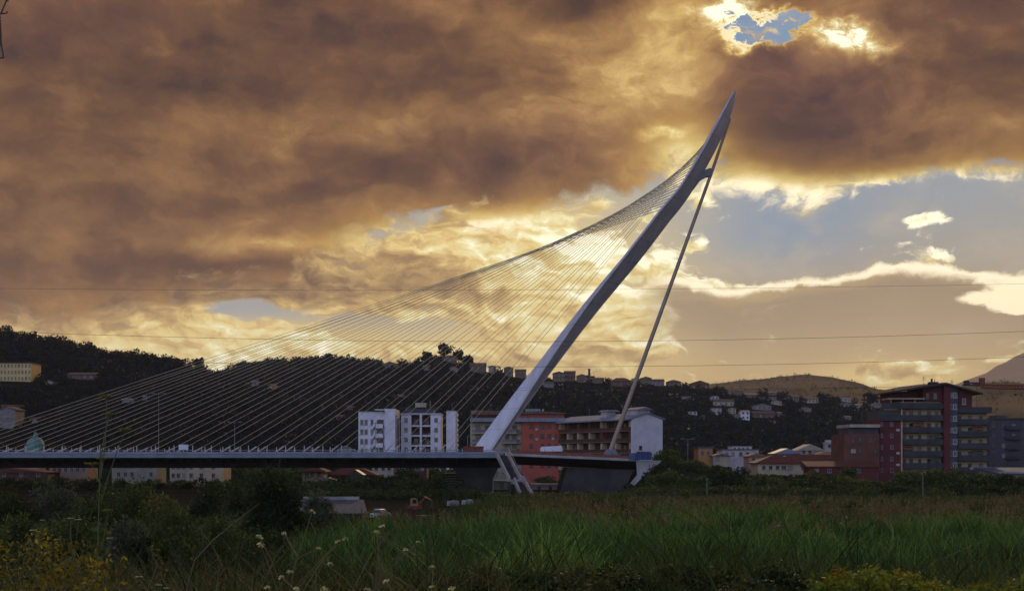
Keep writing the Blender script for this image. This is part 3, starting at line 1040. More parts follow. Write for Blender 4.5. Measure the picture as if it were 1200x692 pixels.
# ------------------------------------------------------------------ dark red tower block on the right
def red_tower():
    s = Site('tower_block', 'tall dark red apartment tower with cream walls, navy balconies and oversailing roof', 'building', 1095, 325)
    x, z, o = s.x, s.z, s.o
    MB().box(x(1031), x(1056.4), 0, 16, 0, z(491)).build('wall', M_DRED, o)
    MB().box(x(1055.6), x(1057.3), -.25, -.003, z(552), z(476)).build('corner_strip', M_CREAM, o)
    MB().box(x(1056.5), x(1104.9), 1.6, 16, 0, z(470)).build('left_wall', M_CREAM, o)
    MB().box(x(1105), x(1112), -.9, 15, 0, z(450.5)).build('pillar_wall', M_DRED, o)
    MB().box(x(1112.1), x(1121.9), -.3, 15, 0, z(452.5)).build('stair_wall', M_SLATE, o)
    MB().box(x(1122), x(1159), 1.6, 15, 0, z(478)).build('right_wall', M_CREAM, o)
    MB().box(x(1083), x(1104.9), .8, 14, z(470) + .004, z(452)).build('top_storey', M_DRED, o)
    MB().box(x(1122), x(1140.5), .8, 14, z(478) + .004, z(455.5)).build('top_storey', M_DRED, o)
    MB().box(x(1050), x(1082.9), 5, 14, z(470) + .004, z(457.5)).build('attic_wall', M_DRED, o)
    rf = MB().prism_y([(x(1042), z(460.3)), (x(1106), z(450.4)), (x(1148.5), z(462)), (x(1148.5), z(460.6)), (x(1106), z(448.4)), (x(1100), z(448.6)), (x(1042), z(458.6))], -2.2, 15.5).build('roof', M_EAVE, o)
    eq = MB().box(x(1096), x(1106), 4, 6, z(448.8), z(446)).box(x(1098.5), x(1100), 4.6, 5.2, z(446) + .004, z(442))
    eq.tube([(x(1103), 5, z(446)), (x(1103), 5, z(443.5))], .1)
    eq.build('rooftop_unit', M_DARKMET, rf)
    pg = MB().box(x(1040), x(1083), -.6, 4.9, z(467.6), z(466.2)).build('pergola', M_CREAM2, o)
    for px in (1044, 1058, 1072):
        MB().tube([(x(px), 0, z(478)), (x(px), 0, z(467.6))], .14, 5).build('post', M_CREAM2, pg)
    MB().box(x(1031.5), x(1056), .4, 12, z(491) + .004, z(480)).build('terrace_wall', M_SLATE, o)
    # left bays
    for k in range(7):
        zz = z(477 + 14.0 * k)
        a = 1032 if k < 2 else 1058
        for (p, q, dy) in ((a, 1086, -.9), (1087, 1104.8, -.5)):
            b = MB().box(x(p), x(q), dy, 1.59, zz - .35, zz - .05).build('balcony', M_NAVY, o)
            MB().box(x(p), x(q), dy, dy + .14, zz - .046, zz + 1.15).build('parapet', M_NAVY, b)
        for px in ((1037, 1047) if k < 1 else ()) + (1062, 1070, 1080, 1091, 1100):
            w = 1.0 if px in (1070, 1091) else .8
            dz = .05 if px in (1091, 1062) else .75
            if 1.6 and px > 1057 and k < 6:
                window(o, x(px), 1.6, zz - 3.1 + dz, w, 2.1 if dz < .1 else 1.4, frame=M_FRAMED)
    # right bays
    for k in range(6):
        zz = z(482 + 14.0 * k)
        b = MB().box(x(1122.1), x(1161), -.9, 1.59, zz - .35, zz - .05).build('balcony', M_NAVY, o)
        MB().box(x(1122.1), x(1161), -.9, -.76, zz - .046, zz + 1.2).build('parapet', M_NAVY, b)
        MB().box(x(1161) - .14, x(1161), -.758, 1.59, zz - .046, zz + 1.2).build('parapet', M_NAVY, b)
        for px in (1127, 1139, 1152):
            if k < 5:
                window(o, x(px), 1.6, zz - 3.05, .95, 2.0, frame=M_FRAMED)
    for k in range(8):
        zz = z(466 + 13.6 * k)
        window(o, x(1114.7), -.3, zz, .7, 1.4)
        window(o, x(1118.8), -.3, zz, 1.0, 1.4, pane=M_GLASS, frame=M_WHITE2)
    for k in range(5):
        window(o, x(1045), 0, z(499 + 13.5 * k), .8, 1.1)
        window(o, x(1033.5), 0, z(499 + 13.5 * k), .6, 1.1)
    for px in (1088, 1097):
        window(o, x(px), .8, z(474.8) + 1.6, 1.0, 1.8, frame=M_FRAMED)
    window(o, x(1131), .8, z(473.5), 1.0, 1.6, frame=M_WHITE2)

    rr = random.Random(5)
    clutter(o, [(x(px) + .9, 1.6, z(477 + 14.0 * k) - 2.9) for k in range(1, 6) for px in (1066, 1096) if rr.random() < .6] + [(x(1133), 1.6, z(482 + 14 * k) - 2.9) for k in (0, 2, 4)] + [(x(1052), 0, z(505 + 13.5 * k)) for k in (0, 2, 3)],
            [(x(1090), 5, z(453.5), 3.2), (x(1125), 6, z(455), 2.6), (x(1036), 8, z(480), 2.4)],
            [(x(px), -.85, z(477 + 14.0 * k) - 1.6, w, M_AWN[(k + i) % 3]) for k, i, px, w in ((1, 0, 1076, 3.0), (3, 1, 1064, 2.6), (4, 2, 1096, 2.8), (2, 1, 1098, 2.6))] + [(x(1146), -.85, z(482 + 14 * k) - 1.6, 3.0, M_AWN[k % 3]) for k in (1, 3)])


red_tower()

s = Site('brown_block', 'brown low-rise block with pale roof band against the dark red tower', 'building', 1009, 323)
x, z = s.x, s.z
MB().box(x(989), x(1030.7), 0, 13, 0, z(508)).build('wall', M_BROWN, s.o)
MB().box(x(996), x(1030.7), 1, 12, z(508) + .003, z(500.5)).build('top_storey', M_SLATE, s.o)
MB().box(x(995), x(1030.8), -.6, 12.6, z(500.5) + .003, z(496.8)).build('roof', M_CREAM2, s.o)
for px, py, big in ((1000, 519, 0), (1008, 518, 0), (1000, 531, 1), (1008, 531, 0), (1020, 519, 0), (1026, 531, 0), (1020, 545, 0)):
    window(s.o, x(px), 0, z(py), 1.5 if big else .9, 1.3, pane=M_CREAM2 if big else M_GLASS, frame=M_FRAMED)

s = Site('apartment_building', 'dark grey apartment block at the right edge behind the tower', 'building', 1200, 385)
x, z = s.x, s.z
MB().box(x(1159), x(1250), 0, 14, 0, z(491)).build('wall', M_SLATE, s.o)
MB().box(x(1158.5), x(1251), -.5, 14.5, z(491) + .003, z(489.5)).build('roof', M_EAVE, s.o)
MB().box(x(1172), x(1184), 3, 9, z(489.5) + .003, z(486)).build('lift_housing', M_SLATE, s.o)
for k in range(5):
    for px in (1164, 1176, 1188, 1200, 1212):
        window(s.o, x(px), 0, z(502 + 11.5 * k), 1.3, 1.6, frame=M_FRAMED)
    b = MB().box(x(1178), x(1194), -1.2, -.01, z(503.3 + 11.5 * k), z(502.4 + 11.5 * k)).build('balcony', M_NAVY, s.o)
    MB().box(x(1178), x(1194), -1.2, -1.08, z(502.4 + 11.5 * k) + .003, z(498.8 + 11.5 * k)).build('parapet', M_NAVY, b)

s = Site('warehouse', 'low warehouse with blue-grey sloping roof at the right edge', 'building', 1200, 300)
x, z = s.x, s.z
MB().box(x(1172), x(1250), .5, 14, 0, z(552)).build('wall', M_CONC, s.o)
MB().prism_x([(-.4, z(555.5)), (15, z(549)), (15, z(548)), (-.4, z(554.5))], x(1168), x(1252)).build('roof', mat('blue_grey_sheet', (.06, .08, .13), (.045, .06, .09), .7, .6), s.o)
MB().box(x(1164), x(1252), 15.01, 15.4, z(550.5), z(547.6)).build('parapet', M_CONC, s.o)

s = Site('farmhouse', 'long cream house with red tiled hip roof left of the dark red tower', 'house', 938, 340)
x, z = s.x, s.z
MB().box(x(888), x(989), 0, 11, 0, z(543)).build('wall', M_CREAM, s.o)
rf = MB().hip(x(888), x(989), 0, 11, z(543) + .003, 2.3, over=.7).build('roof', M_TILE, s.o)
MB().box(x(922), x(925), 4, 5, z(539.5), z(533.5)).build('chimney', M_CREAM2, rf)
for px in (895, 903, 911, 918.5, 926, 941, 947, 958, 970, 980):
    window(s.o, x(px), 0, z(549.8), 1.0 if px not in (918.5, 926) else 1.4, 1.15)
    window(s.o, x(px), 0, z(561), 1.0, 1.2)

s = Site('outbuilding', 'low dark red outbuilding with brown roof at the foot of the tower', 'building', 990, 316)
x, z = s.x, s.z
MB().box(x(948), x(1030), 0, 6, 0, z(547)).build('wall', M_DRED, s.o)
MB().prism_x([(-.6, z(547) + .01), (6.5, z(547) + .01), (6.5, z(540.5)), (5.8, z(540)), (-.6, z(546))], x(945), x(1030.5)).build('roof', M_TILE, s.o)
for px in (957, 972, 1006):
    window(s.o, x(px), 0, z(553.5), 1.1, 1.0)

# ------------------------------------------------------------------ lower town, left of the tower
def flat(name, label, x0, x1, ytop, Y, wall, wins=(), wy=None, kind='flat', roof=None, d=9, rh=1.5, cat='house', nm=None):
    s = Site(name, label, cat, (x0 + x1) / 2, Y)
    x, z = s.x, s.z
    MB().box(x(x0), x(x1), 0, d, 0, z(ytop)).build('wall', wall, s.o)
    if kind == 'flat':
        MB().box(x(x0) - .25, x(x1) + .25, -.25, d + .25, z(ytop) + .003, z(ytop) + .4).build('roof', roof or M_FELT, s.o)
    elif kind == 'hip':
        MB().hip(x(x0), x(x1), 0, d, z(ytop) + .003, rh).build('roof', roof or M_TILE, s.o)
    elif kind == 'gable':
        a, b = x(x0) - .4, x(x1) + .4
        MB().prism_y([(a, z(ytop) + .003), (b, z(ytop) + .003), ((a + b) / 2, z(ytop) + rh)], -.4, d + .4).build('roof', roof or M_TILE, s.o)
    for k, px in enumerate(wins):
        for py in ([wy] if not isinstance(wy, (list, tuple)) else wy):
            window(s.o, x(px), 0, z(py), 1.0, 1.3)
    return s


flat('ochre_house', 'small ochre orange house with flat roof above the bushes', 818.5, 835, 525, 360, M_OCHRE, (823, 830), 533)
flat('garage', 'low pale lean-to beside the ochre house', 836, 856, 534, 355, M_CREAM2, (841,), 539.5, 'gable', M_TILEB, rh=.8)
flat('white_house', 'long white flat-roofed house with stepped roof terrace beyond the bushes', 846, 889, 527, 400, M_WHITE2, (852, 859, 868, 876, 884), 534)
s = Site('white_villa', 'white upper villa with a row of small windows just behind the long white house', 'house', 871, 415)
x, z = s.x, s.z
MB().box(x(858), x(881), 0, 8, 0, z(523.5)).build('wall', M_WHITE, s.o)
MB().box(x(857.5), x(881.5), -.3, 8.3, z(523.5) + .003, z(522.5)).build('roof', M_WHITE2, s.o)
for px in (861, 866, 871, 876):
    window(s.o, x(px), 0, z(527), .7, .8)
flat('pink_house', 'pale pink house with shallow roof in front of the long white house', 878, 900, 535, 365, mat('pink_render', (.42, .29, .25), (.33, .23, .2), .85, .3), (883, 890), 541, 'hip', M_TILEB, rh=1.0)
flat('grey_hall', 'grey-roofed hall behind the long cream farmhouse', 908, 938, 531, 380, M_GREYH, (), None, 'gable', M_ROOFM, rh=1.6)
flat('cream_hall', 'pale cream church hall with broad gable behind the farmhouse', 934, 966, 527.5, 385, M_CREAM2, (942, 949), 531, 'gable', M_CREAM2, rh=2.0, cat='church')
s = Site('bell_tower', 'small white church tower with stepped top beside the cream hall', 'tower', 972, 392)
x, z = s.x, s.z
MB().box(x(967.5), x(976.5), 0, 3, 0, z(519)).build('wall', M_WHITE2, s.o)
MB().box(x(966.5), x(977.5), -.3, 3.3, z(519) + .003, z(518)).build('cornice', M_WHITE2, s.o)
MB().box(x(969), x(975), .4, 2.6, z(518) + .003, z(515.2)).build('belfry', M_WHITE2, s.o)
window(s.o, x(972), 0, z(524), .9, 1.0)
flat('cream_house', 'small cream house with red roof right beside the white church tower', 978.5, 988, 529, 388, M_CREAM2, (983,), 533, 'gable', M_TILE, rh=.9)
flat('red_roof_house', 'dim red-roofed house beneath the white church tower', 955, 990, 533.6, 372, M_GREYH, (), None, 'hip', M_TILE, rh=1.2)

# ------------------------------------------------------------------ houses seen under the deck
flat('cream_house', 'cream two-storey house with three small windows seen under the deck', 199, 262, 543, 335, M_CREAM, (203, 209, 215.5, 224, 236, 250), [559.5, 549], 'hip', M_TILE, rh=1.6)
flat('grey_house', 'grey-beige house with tall windows under the deck, left of the cream house', 131, 184, 543, 338, mat('greige_render', (.27, .235, .18), (.21, .18, .14), .85, .3), (139, 147, 155, 168, 177), [558, 548], 'hip', M_TILEB, rh=1.6)
flat('terrace_house', 'low pinkish terrace house with arched row of windows under the deck at the left', 58, 102, 544, 345, mat('dusky_render', (.28, .17, .11), (.2, .12, .08), .85, .3), (64, 70, 77, 84, 91, 98), 553, 'hip', M_TILE, rh=1.4)
flat('long_shed', 'long low shed with dull red roof under the deck at the far left', -30, 56, 553, 330, M_LOGGIA, (5, 25, 45), 558, 'gable', M_TILE, rh=1.2)
flat('cream_cottage', 'small cream cottage with red roof just right of the big dark tree', 354, 380, 553, 300, M_CREAM, (359.5, 366, 373.5), 558, 'hip', M_TILE, rh=1.3)
flat('long_house', 'long low house with brick red roof in the middle under the deck', 381, 440, 557, 306, M_LOGGIA, (388, 432), 562, 'hip', M_TILE, rh=1.9)
flat('grey_cottage', 'little grey cottage with slanted slate roof beneath the deck', 409, 424, 556, 290, M_GREYH, (420,), 562, 'gable', M_ROOFM, rh=1.2, d=5)
flat('pale_row_house', 'pale row house glimpsed just beneath the girder in the middle of the span', 436, 461, 546, 345, M_CREAM2, (441, 449, 456), 551, 'hip', M_TILE, rh=1.4)
flat('red_roof_house', 'dim brown house glimpsed near the pier under the deck', 484, 500, 546, 340, M_LOGGIA, (489, 495), 551, 'hip', M_TILE, rh=1.4)
flat('glasshouse', 'greenish grey garden shed beside the small cream cottage', 373, 393, 563, 285, mat('teal_boards', (.10, .14, .12), (.07, .10, .09), .8, .6), (378, 387), 569, 'gable', M_ROOFM, rh=.8, d=5)
flat('site_hut', 'low pale concrete pump house with one chimney pier behind the stairs', 563, 596, 564, 300, M_CONCL, (570, 588), 571, 'flat', M_CONCL, d=5)
flat('block_wall_store', 'grey store with banded walls between the stairs and the abutment', 624, 653, 568, 305, M_CONC, (632, 645), 575, 'flat', M_CREAM2, d=5)
s = Site('slatted_hut', 'hut with dark slatted boards left of the bridge pier', 'building', 531, 292)
x, z = s.x, s.z
MB().box(x(521), x(541), 0, 5, 0, z(555)).build('wall', M_EAVE, s.o)
mb = MB()
for k in range(8):
    mb.box(x(520.8), x(541.2), -.12, -.003, z(579 - 3 * k), z(577.6 - 3 * k))
mb.build('slats', M_CONC, s.o)
MB().box(x(520), x(542), -.5, 5.5, z(555) + .003, z(554)).build('roof', M_FELT, s.o)
# ------------------------------------------------------------------ the bridge
YB = 281.0
K = YB / F
bridge = thing('cable_stayed_bridge', 'white cable-stayed bridge with leaning curved mast and fan of stays', 'bridge', (WX(566, YB), YB, 0))
BX = bridge.location.x


def bx(px, Y=YB): return WX(px, Y) - BX
def by(Y): return Y - YB


# main deck: slab with pale edge, dark box girder below
xl, xr = bx(-190), bx(592)
ZD = 8.78
sec = [(-11.5, ZD), (11.5, ZD), (11.5, ZD - 1.0), (8.6, ZD - 1.25), (-8.6, ZD - 1.25), (-11.5, ZD - 1.0)]
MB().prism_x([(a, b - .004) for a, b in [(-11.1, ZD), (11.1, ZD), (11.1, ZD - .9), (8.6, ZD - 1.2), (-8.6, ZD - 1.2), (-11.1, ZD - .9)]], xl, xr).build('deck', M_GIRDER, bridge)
edge = MB().box(xl, xr - .3, -11.62, -11.105, ZD - .95, ZD - .36).box(xl, xr - .3, -11.5, -11.105, ZD - .358, ZD + .06)
edge.box(xl, xr, 11.105, 11.62, ZD - 1.0, ZD + .06)
edge = edge.build('deck_edge', M_STEELPALE, bridge)
MB().box(xl, xr - .3, -11.70, -11.34, ZD + .062, ZD + .17).build('flange', M_WHITE2, edge)
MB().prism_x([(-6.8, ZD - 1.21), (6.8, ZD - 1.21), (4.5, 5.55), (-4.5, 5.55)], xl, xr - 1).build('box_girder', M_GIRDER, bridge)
rb = MB()
for i in range(70):
    xx = xl + 2 + i * 2.35
    if xx < xr - 2:
        rb.prism_x([(-11.0, ZD - .95), (-6.85, ZD - 1.24), (-4.9, 6.2), (-10.6, ZD - 1.25)], xx, xx + .25)
rb.build('cantilever_ribs', M_GIRDER, bridge)
MB().box(xl, xr - 1, -7.2, 7.2, ZD + .001, ZD + .06).build('roadway', M_ASPH, bridge)
MB().box(xl, xr - 5, -2.3, 2.3, ZD + .064, ZD + .30).build('cable_plinth', M_CONC, bridge)

# parapet on both edges: a low pale band, rail and slender posts
pp = MB().box(xl, xr - 2, -11.335, -11.2, ZD + .062, ZD + .36)
pp.box(xl, xr - 2, 11.2, 11.35, ZD + .062, ZD + .36)
par = pp.build('parapet', M_STEELPALE, bridge)
rl = MB()
for yy in (-11.27, 11.27):
    rl.box(xl, xr - 2, yy - .04, yy + .04, ZD + .72, ZD + .80)
rl.build('rail', M_STEELPALE, par)
post = None
for i in range(52):
    px = -14 + 10.9 * i
    if px > 560:
        break
    h = 1.75 if i % 2 == 0 else 1.15
    w = .10 if i % 2 == 0 else .07
    m = MB().prism_y([(-w, .364), (w, .364), (w * .6, h), (-w * .6, h)], -.12, .12).build('post', M_WHITE2, par)
    m.location = (bx(px, YB - 11.27), -11.275, ZD)
for i in range(26):
    m = MB().prism_y([(-.11, .364), (.11, .364), (.07, 1.6), (-.07, 1.6)], -.12, .12).build('post', M_WHITE2, par)
    m.location = (bx(-14 + 21.8 * i), 11.275, ZD)

# right-hand span: slopes down to the abutment
def zr(px): return 8.72 - 1.25 * (px - 592) / 150.0
a, b = 592.3, 742
sl = MB()
sl.loft([[(bx(q), yy, zr(q) + dz) for yy, dz in ((-13.5, 0), (11, 0), (11, -.55), (7, -2.3), (-8, -2.3), (-13.5, -.55))] for q in (a, b)])
sl.build('deck', M_GIRDER, bridge)
ed = MB().loft([[(bx(q), yy, zr(q) + dz) for yy, dz in ((-13.9, .12), (-13.51, .12), (-13.51, -.42), (-13.9, -.42))] for q in (a, b - .5)])
ed.build('deck_edge', M_CONCL, bridge)
MB().loft([[(bx(q), yy, zr(q) + dz) for yy, dz in ((-13, .004), (10.5, .004), (10.5, .06), (-13, .06))] for q in (a, b)]).build('roadway', M_ASPH, bridge)

# piers
MB().loft([[(bx(531), -6, 5.55), (bx(584), -6, 5.55), (bx(584), 6, 5.55), (bx(531), 6, 5.55)],
           [(bx(541), -5, 3.2), (bx(578), -5, 3.2), (bx(578), 5, 3.2), (bx(541), 5, 3.2)],
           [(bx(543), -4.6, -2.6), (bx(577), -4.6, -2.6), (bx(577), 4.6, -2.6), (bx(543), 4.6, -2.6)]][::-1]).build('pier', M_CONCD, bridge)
zt = 6.0
MB().loft([[(bx(650), -12, -2.4), (bx(719), -12.5, -2.4), (bx(722), 10, -2.4), (bx(650), 10, -2.4)],
           [(bx(662), -11, zt - .35), (bx(737), -11.6, zt - .8), (bx(738), 10, zt - .8), (bx(662), 10, zt - .35)]]).build('abutment', M_CONCD, bridge)
MB().prism_y([(bx(x_), WZ(y_, YB - 13.5)) for x_, y_ in ((738, 539.2), (766, 539.2), (758, 549), (731, 577), (722, 584), (716, 586), (739, 556))], -14.6, -13.92).build('wing_wall', M_CONCL, bridge)

# the leaning mast
cl = [(563, 533), (602, 478.5), (638.5, 430), (690, 363), (742.5, 300), (776, 257), (798, 230), (820, 194.5), (838, 161), (849, 137.5), (856.5, 120), (861.2, 106)]
wd = [22.5, 20.5, 18.8, 18.2, 17.8, 16.8, 15.6, 15.4, 14.6, 12.0, 8.2, 0.9]
rd = [-.30, -.22, .0, .26, .42, .45, .46, .46, .46, .45, .4, .3]  # ridge shift invented so the upper facet turns down and goes dark
P2 = [Vector(((x_ - 600) * K - BX, CAMZ + (HY - y_) * K)) for x_, y_ in cl]


def interp(t):
    """t from 0 at the foot to 1 at the tip, by index"""
    s = t * (len(cl) - 1)
    i = min(int(s), len(cl) - 2)
    f = s - i
    def cr(p0, p1, p2, p3):
        return .5 * ((2 * p1) + (p2 - p0) * f + (2 * p0 - 5 * p1 + 4 * p2 - p3) * f * f + (3 * p1 - p0 - 3 * p2 + p3) * f ** 3)
    g = lambda L, k: L[max(0, min(len(L) - 1, k))]
    p = cr(g(P2, i - 1), P2[i], P2[i + 1], g(P2, i + 2))
    w = wd[i] + (wd[i + 1] - wd[i]) * f
    r = rd[i] + (rd[i + 1] - rd[i]) * f
    return p, w * K, r


rings = []
NS = 66
for k in range(NS + 1):
    t = k / NS
    p, w, r = interp(t)
    q1, _, _ = interp(min(1, t + .01))
    q0, _, _ = interp(max(0, t - .01))
    d = (q1 - q0).normalized()
    n = Vector((-d.y, d.x))          # up and to the left
    tk = w * (.62 + 1.2 * sstep(.06, .42, t))  # extra depth tilts the upper facet away from the bright sky
    c = .06 * w
    prof = [(w / 2, -.18 * tk), (w / 2 - c, -.26 * tk), (r * w + c, -tk), (r * w - c, -tk), (-w / 2 + c, -.12 * tk), (-w / 2, -.07 * tk),
            (-w / 2, .07 * tk), (-w / 2 + c, .12 * tk), (r * w - c, tk), (r * w + c, tk), (w / 2 - c, .26 * tk), (w / 2, .18 * tk)]
    rings.append([(p.x + n.x * a_, b_, p.y + n.y * a_) for a_, b_ in prof])
mast = MB().loft(rings).build('mast', M_PYLON, bridge)
fin = [(811, 214), (817.5, 203), (826, 199.5), (832, 197.5), (835.8, 201), (834, 206.5), (827.5, 207.5), (820.5, 211.5), (813, 222)]
MB().prism_y([(bx(x_), CAMZ + (HY - y_) * K) for x_, y_ in fin], -.7, .7).build('stay_bracket', M_GALV, mast)  # darker steel colour stands in for shade on the bracket face
MB().prism_y([(bx(x_), CAMZ + (HY - y_) * K) for x_, y_ in ((547, 529), (552, 527.5), (579, 527.5), (584, 532.5), (547, 532.5))], -3.4, 3.4).build('mast_foot', M_WHITE, bridge)

# back stay with its bearing
S = lambda x_, y_, yy=0: (bx(x_), yy, CAMZ + (HY - y_) * K)
MB().tube([S(855.5, 139), S(834, 202), S(775, 364), S(714.8, 529)], [.30, .36, .45, .52], 10).build('back_stay', M_STAY, bridge)
MB().prism_y([S(x_, y_)[::2] for x_, y_ in ((706, 534), (708, 530.5), (712, 526), (720, 526), (723, 530.5), (724, 534.5))], -1.6, 1.6).build('stay_bearing', M_STEELPALE, bridge)

# twenty pairs of stays: the highest anchor serves the nearest point of the deck
edgeL = []
for k in range(400):
    p, w, r = interp(k / 399)
    edgeL.append(p)
NC = 20
for k in range(NC):
    f = k / (NC - 1)
    xd = 519 - 604 * f
    ya = 144 + (240 - 144) * f ** .92                    # photograph row of the upper anchor
    za = CAMZ + (HY - ya) * K
    pa = min(edgeL, key=lambda q: abs(q.y - za))
    for s_ in (-1, 1):
        p0 = Vector((bx(xd) + s_ * .75, s_ * 1.6, ZD + .3))
        p1 = Vector((pa.x, s_ * .32, pa.y))
        c = MB().tube([p0, p0.lerp(p1, .5) + Vector((0, 0, -.25)), p1], .046, 6).build('stay_cable', M_CABLE, bridge)
        d = (p1 - p0).normalized()
        MB().tube([p0 - d * .3, p0 + d * 2.2], .17, 6).build('anchor_sleeve', M_WHITE2, c)

# ------------------------------------------------------------------ stairs down from the deck
st = thing('outdoor_staircase', 'pale concrete double-flight staircase descending from the deck beside the mast', 'stairs', (WX(588, 268), 268, 0))
OX, OY = st.location.x, 268.0


def sp(x_, y_, Y): return Vector((WX(x_, Y) - OX, Y - OY, WZ(y_, Y)))


def stringer(p, q, w, h, name, m=M_CONCL):
    mb = MB()
    r = []
    for c in (p, q):
        r.append([(c.x - w / 2, c.y, c.z - h), (c.x + w / 2, c.y, c.z - h), (c.x + w / 2, c.y, c.z), (c.x - w / 2, c.y, c.z)])
    return mb.loft(r).build(name, m, st)


A = [(sp(581.5, 528, 267.5), sp(597, 558.5, 257.5)), (sp(595, 528.5, 267.5), sp(610.5, 558, 257.5))]
B = [(sp(603, 559, 257), sp(611, 579, 249.5)), (sp(613, 557, 257), sp(625, 578.5, 249.5))]
for p, q in A + B:
    stringer(p, q, .42, .95, 'stringer', M_STAIR)
for (p, q), (p2, q2), n in ((A[0], A[1], 26), (B[0], B[1], 20)):
    tr = MB()
    for k in range(n):
        t = (k + .5) / n
        a_, b_ = p.lerp(q, t), p2.lerp(q2, t)
        tr.box(a_.x + .28, b_.x - .28, a_.y - .2, a_.y + .2, a_.z - 1.1, a_.z - .85)
    tr.build('treads', M_CONCD, st)
l0, l1 = sp(594, 561, 257.4), sp(616, 561, 257.4)
MB().box(l0.x, l1.x, -11.4, -10.4, l0.z - .5, l0.z).build('landing', M_CONC, st)
for x_ in (595, 603):
    q = sp(x_, 563, 257.6)
    MB().box(q.x, q.x + .7, -11.3, -10.6, -2.4, l0.z - .504).build('landing_post', M_CONCD, st)
MB().box(sp(607, 0, 248.5).x, sp(632, 0, 248.5).x, -20.5, -17.5, -2.6, sp(0, 582.5, 248.5).z).build('base_block', M_CONCL, st)
MB().box(sp(607.5, 0, 248.5).x, sp(624, 0, 248.5).x, -20.56, -20.51, sp(0, 585.5, 248.5).z, sp(0, 581, 248.5).z).build('base_sign_band', M_YELLOW, st)
MB().box(sp(588, 0, 248.5).x, sp(606.8, 0, 248.5).x, -20.2, -17.5, -2.6, sp(0, 584, 248.5).z).build('base_wall', M_CONC, st)
for (p, q) in (A[1], B[1]):
    MB().tube([p + Vector((0, 0, .95)), q + Vector((0, 0, .95))], .05, 5).build('handrail', M_GALV, st)

# ------------------------------------------------------------------ things standing on the deck
sk = thing('site_container', 'rust red open container on the deck at the foot of the mast', 'container', (WX(555, 271), 271, ZD + .06))
w = 24 * 271 / F / 2
MB().prism_y([(-w * .9, .12), (w * .9, .12), (w, 1.55), (w - .1, 1.55), (w * .88, .24), (-w * .88, .24), (-w + .1, 1.55), (-w, 1.55)], -.8, .8).build('body', M_RUST, sk)
MB().prism_y([(-w * .9, .10), (w * .9, .10), (w, 1.5), (-w, 1.5)], .803, .9).build('end_panel', M_RUST, sk)
MB().prism_y([(-w * .9, .10), (w * .9, .10), (w, 1.5), (-w, 1.5)], -.9, -.803).build('end_panel', M_RUST, sk)
for k in (-.6, 0, .6):
    MB().box(w * k - .06, w * k + .06, -1.0, -.903, .12, 1.5).build('rib', M_RUST, sk)

bl = thing('billboard', 'small white board facing the road on the deck above the left span', 'sign', (WX(215, 272.5), 272.5, ZD + .06))
MB().box(-1.05, 1.05, -.05, .05, .75, 1.9).build('panel', M_WHITE, bl)
for sgn in (-1, 1):
    MB().box(sgn * .7 - .06, sgn * .7 + .06, .06, .16, 0, 1.6).build('post', M_GALV, bl)

hd = thing('site_hoarding', 'blue sheet hoarding at the right end of the deck', 'hoarding', (WX(750, 266), 266, WZ(538.8, 266)))
for k in range(4):
    x0 = (737 + 6.7 * k - 750) * 266 / F
    MB().box(x0, x0 + 1.19, -.05, .05, .05, 1.55 + (.14 if k > 1 else 0)).build('panel', M_BLUE if k else mat('pale_blue_sheet', (.06, .09, .18), (.045, .07, .14), .5, .6), hd)
    MB().box(x0 + .0, x0 + .1, .06, .16, 0, 1.7).build('post', M_GALV, hd)

fn = thing('safety_fence', 'low orange-red safety netting along the right part of the deck', 'fence', (WX(665, 268), 268, 0))
nt = MB()
for k in range(28):
    q0, q1 = 598 + 5 * k, 598 + 5 * (k + 1)
    sag = .12 * math.sin(k * 2.1)
    def zf(q): return zr(q) + .12
    nt.loft([[(WX(q0, 268) - fn.location.x, -.03, zf(q0) + .1), (WX(q0, 268) - fn.location.x, .03, zf(q0) + .1), (WX(q0, 268) - fn.location.x, .03, zf(q0) + .7 + sag), (WX(q0, 268) - fn.location.x, -.03, zf(q0) + .7 + sag)],
             [(WX(q1, 268) - fn.location.x, -.03, zf(q1) + .1), (WX(q1, 268) - fn.location.x, .03, zf(q1) + .1), (WX(q1, 268) - fn.location.x, .03, zf(q1) + .7 + .12 * math.sin((k + 1) * 2.1)), (WX(q1, 268) - fn.location.x, -.03, zf(q1) + .7 + .12 * math.sin((k + 1) * 2.1))]])
nt.build('net', M_ORANGE, fn)
for k in range(15):
    q = 598 + 10 * k
    MB().box(WX(q, 268) - fn.location.x - .05, WX(q, 268) - fn.location.x + .05, .035, .12, zr(q), zr(q) + 1.25).build('post', M_RUST, fn)

hb = thing('parked_trailer', 'white sheeted trailer parked on the deck before the red building', 'trailer', (WX(646, 275), 275, zr(646) + .06))
MB().loft([[(-2.5, -1, .9), (2.5, -1, .9), (2.5, 1, .9), (-2.5, 1, .9)], [(-2.4, -.95, 1.7), (2.4, -.95, 1.9), (2.4, .95, 1.9), (-2.4, .95, 1.7)], [(-2.1, -.4, 1.95), (2.2, -.4, 2.15), (2.2, .4, 2.15), (-2.1, .4, 1.95)]]).build('cover', M_WHITE, hb)
MB().box(-2.5, 2.5, -.95, .95, .6, .896).build('chassis', M_DARKMET, hb)
for xx in (-1.3, 1.3):
    MB().tube([(xx, -1.0, .35), (xx, -.75, .35)], .35, 14).build('wheel', M_RUBBER, hb)
    MB().tube([(xx, .75, .35), (xx, 1.0, .35)], .35, 14).build('wheel', M_RUBBER, hb)

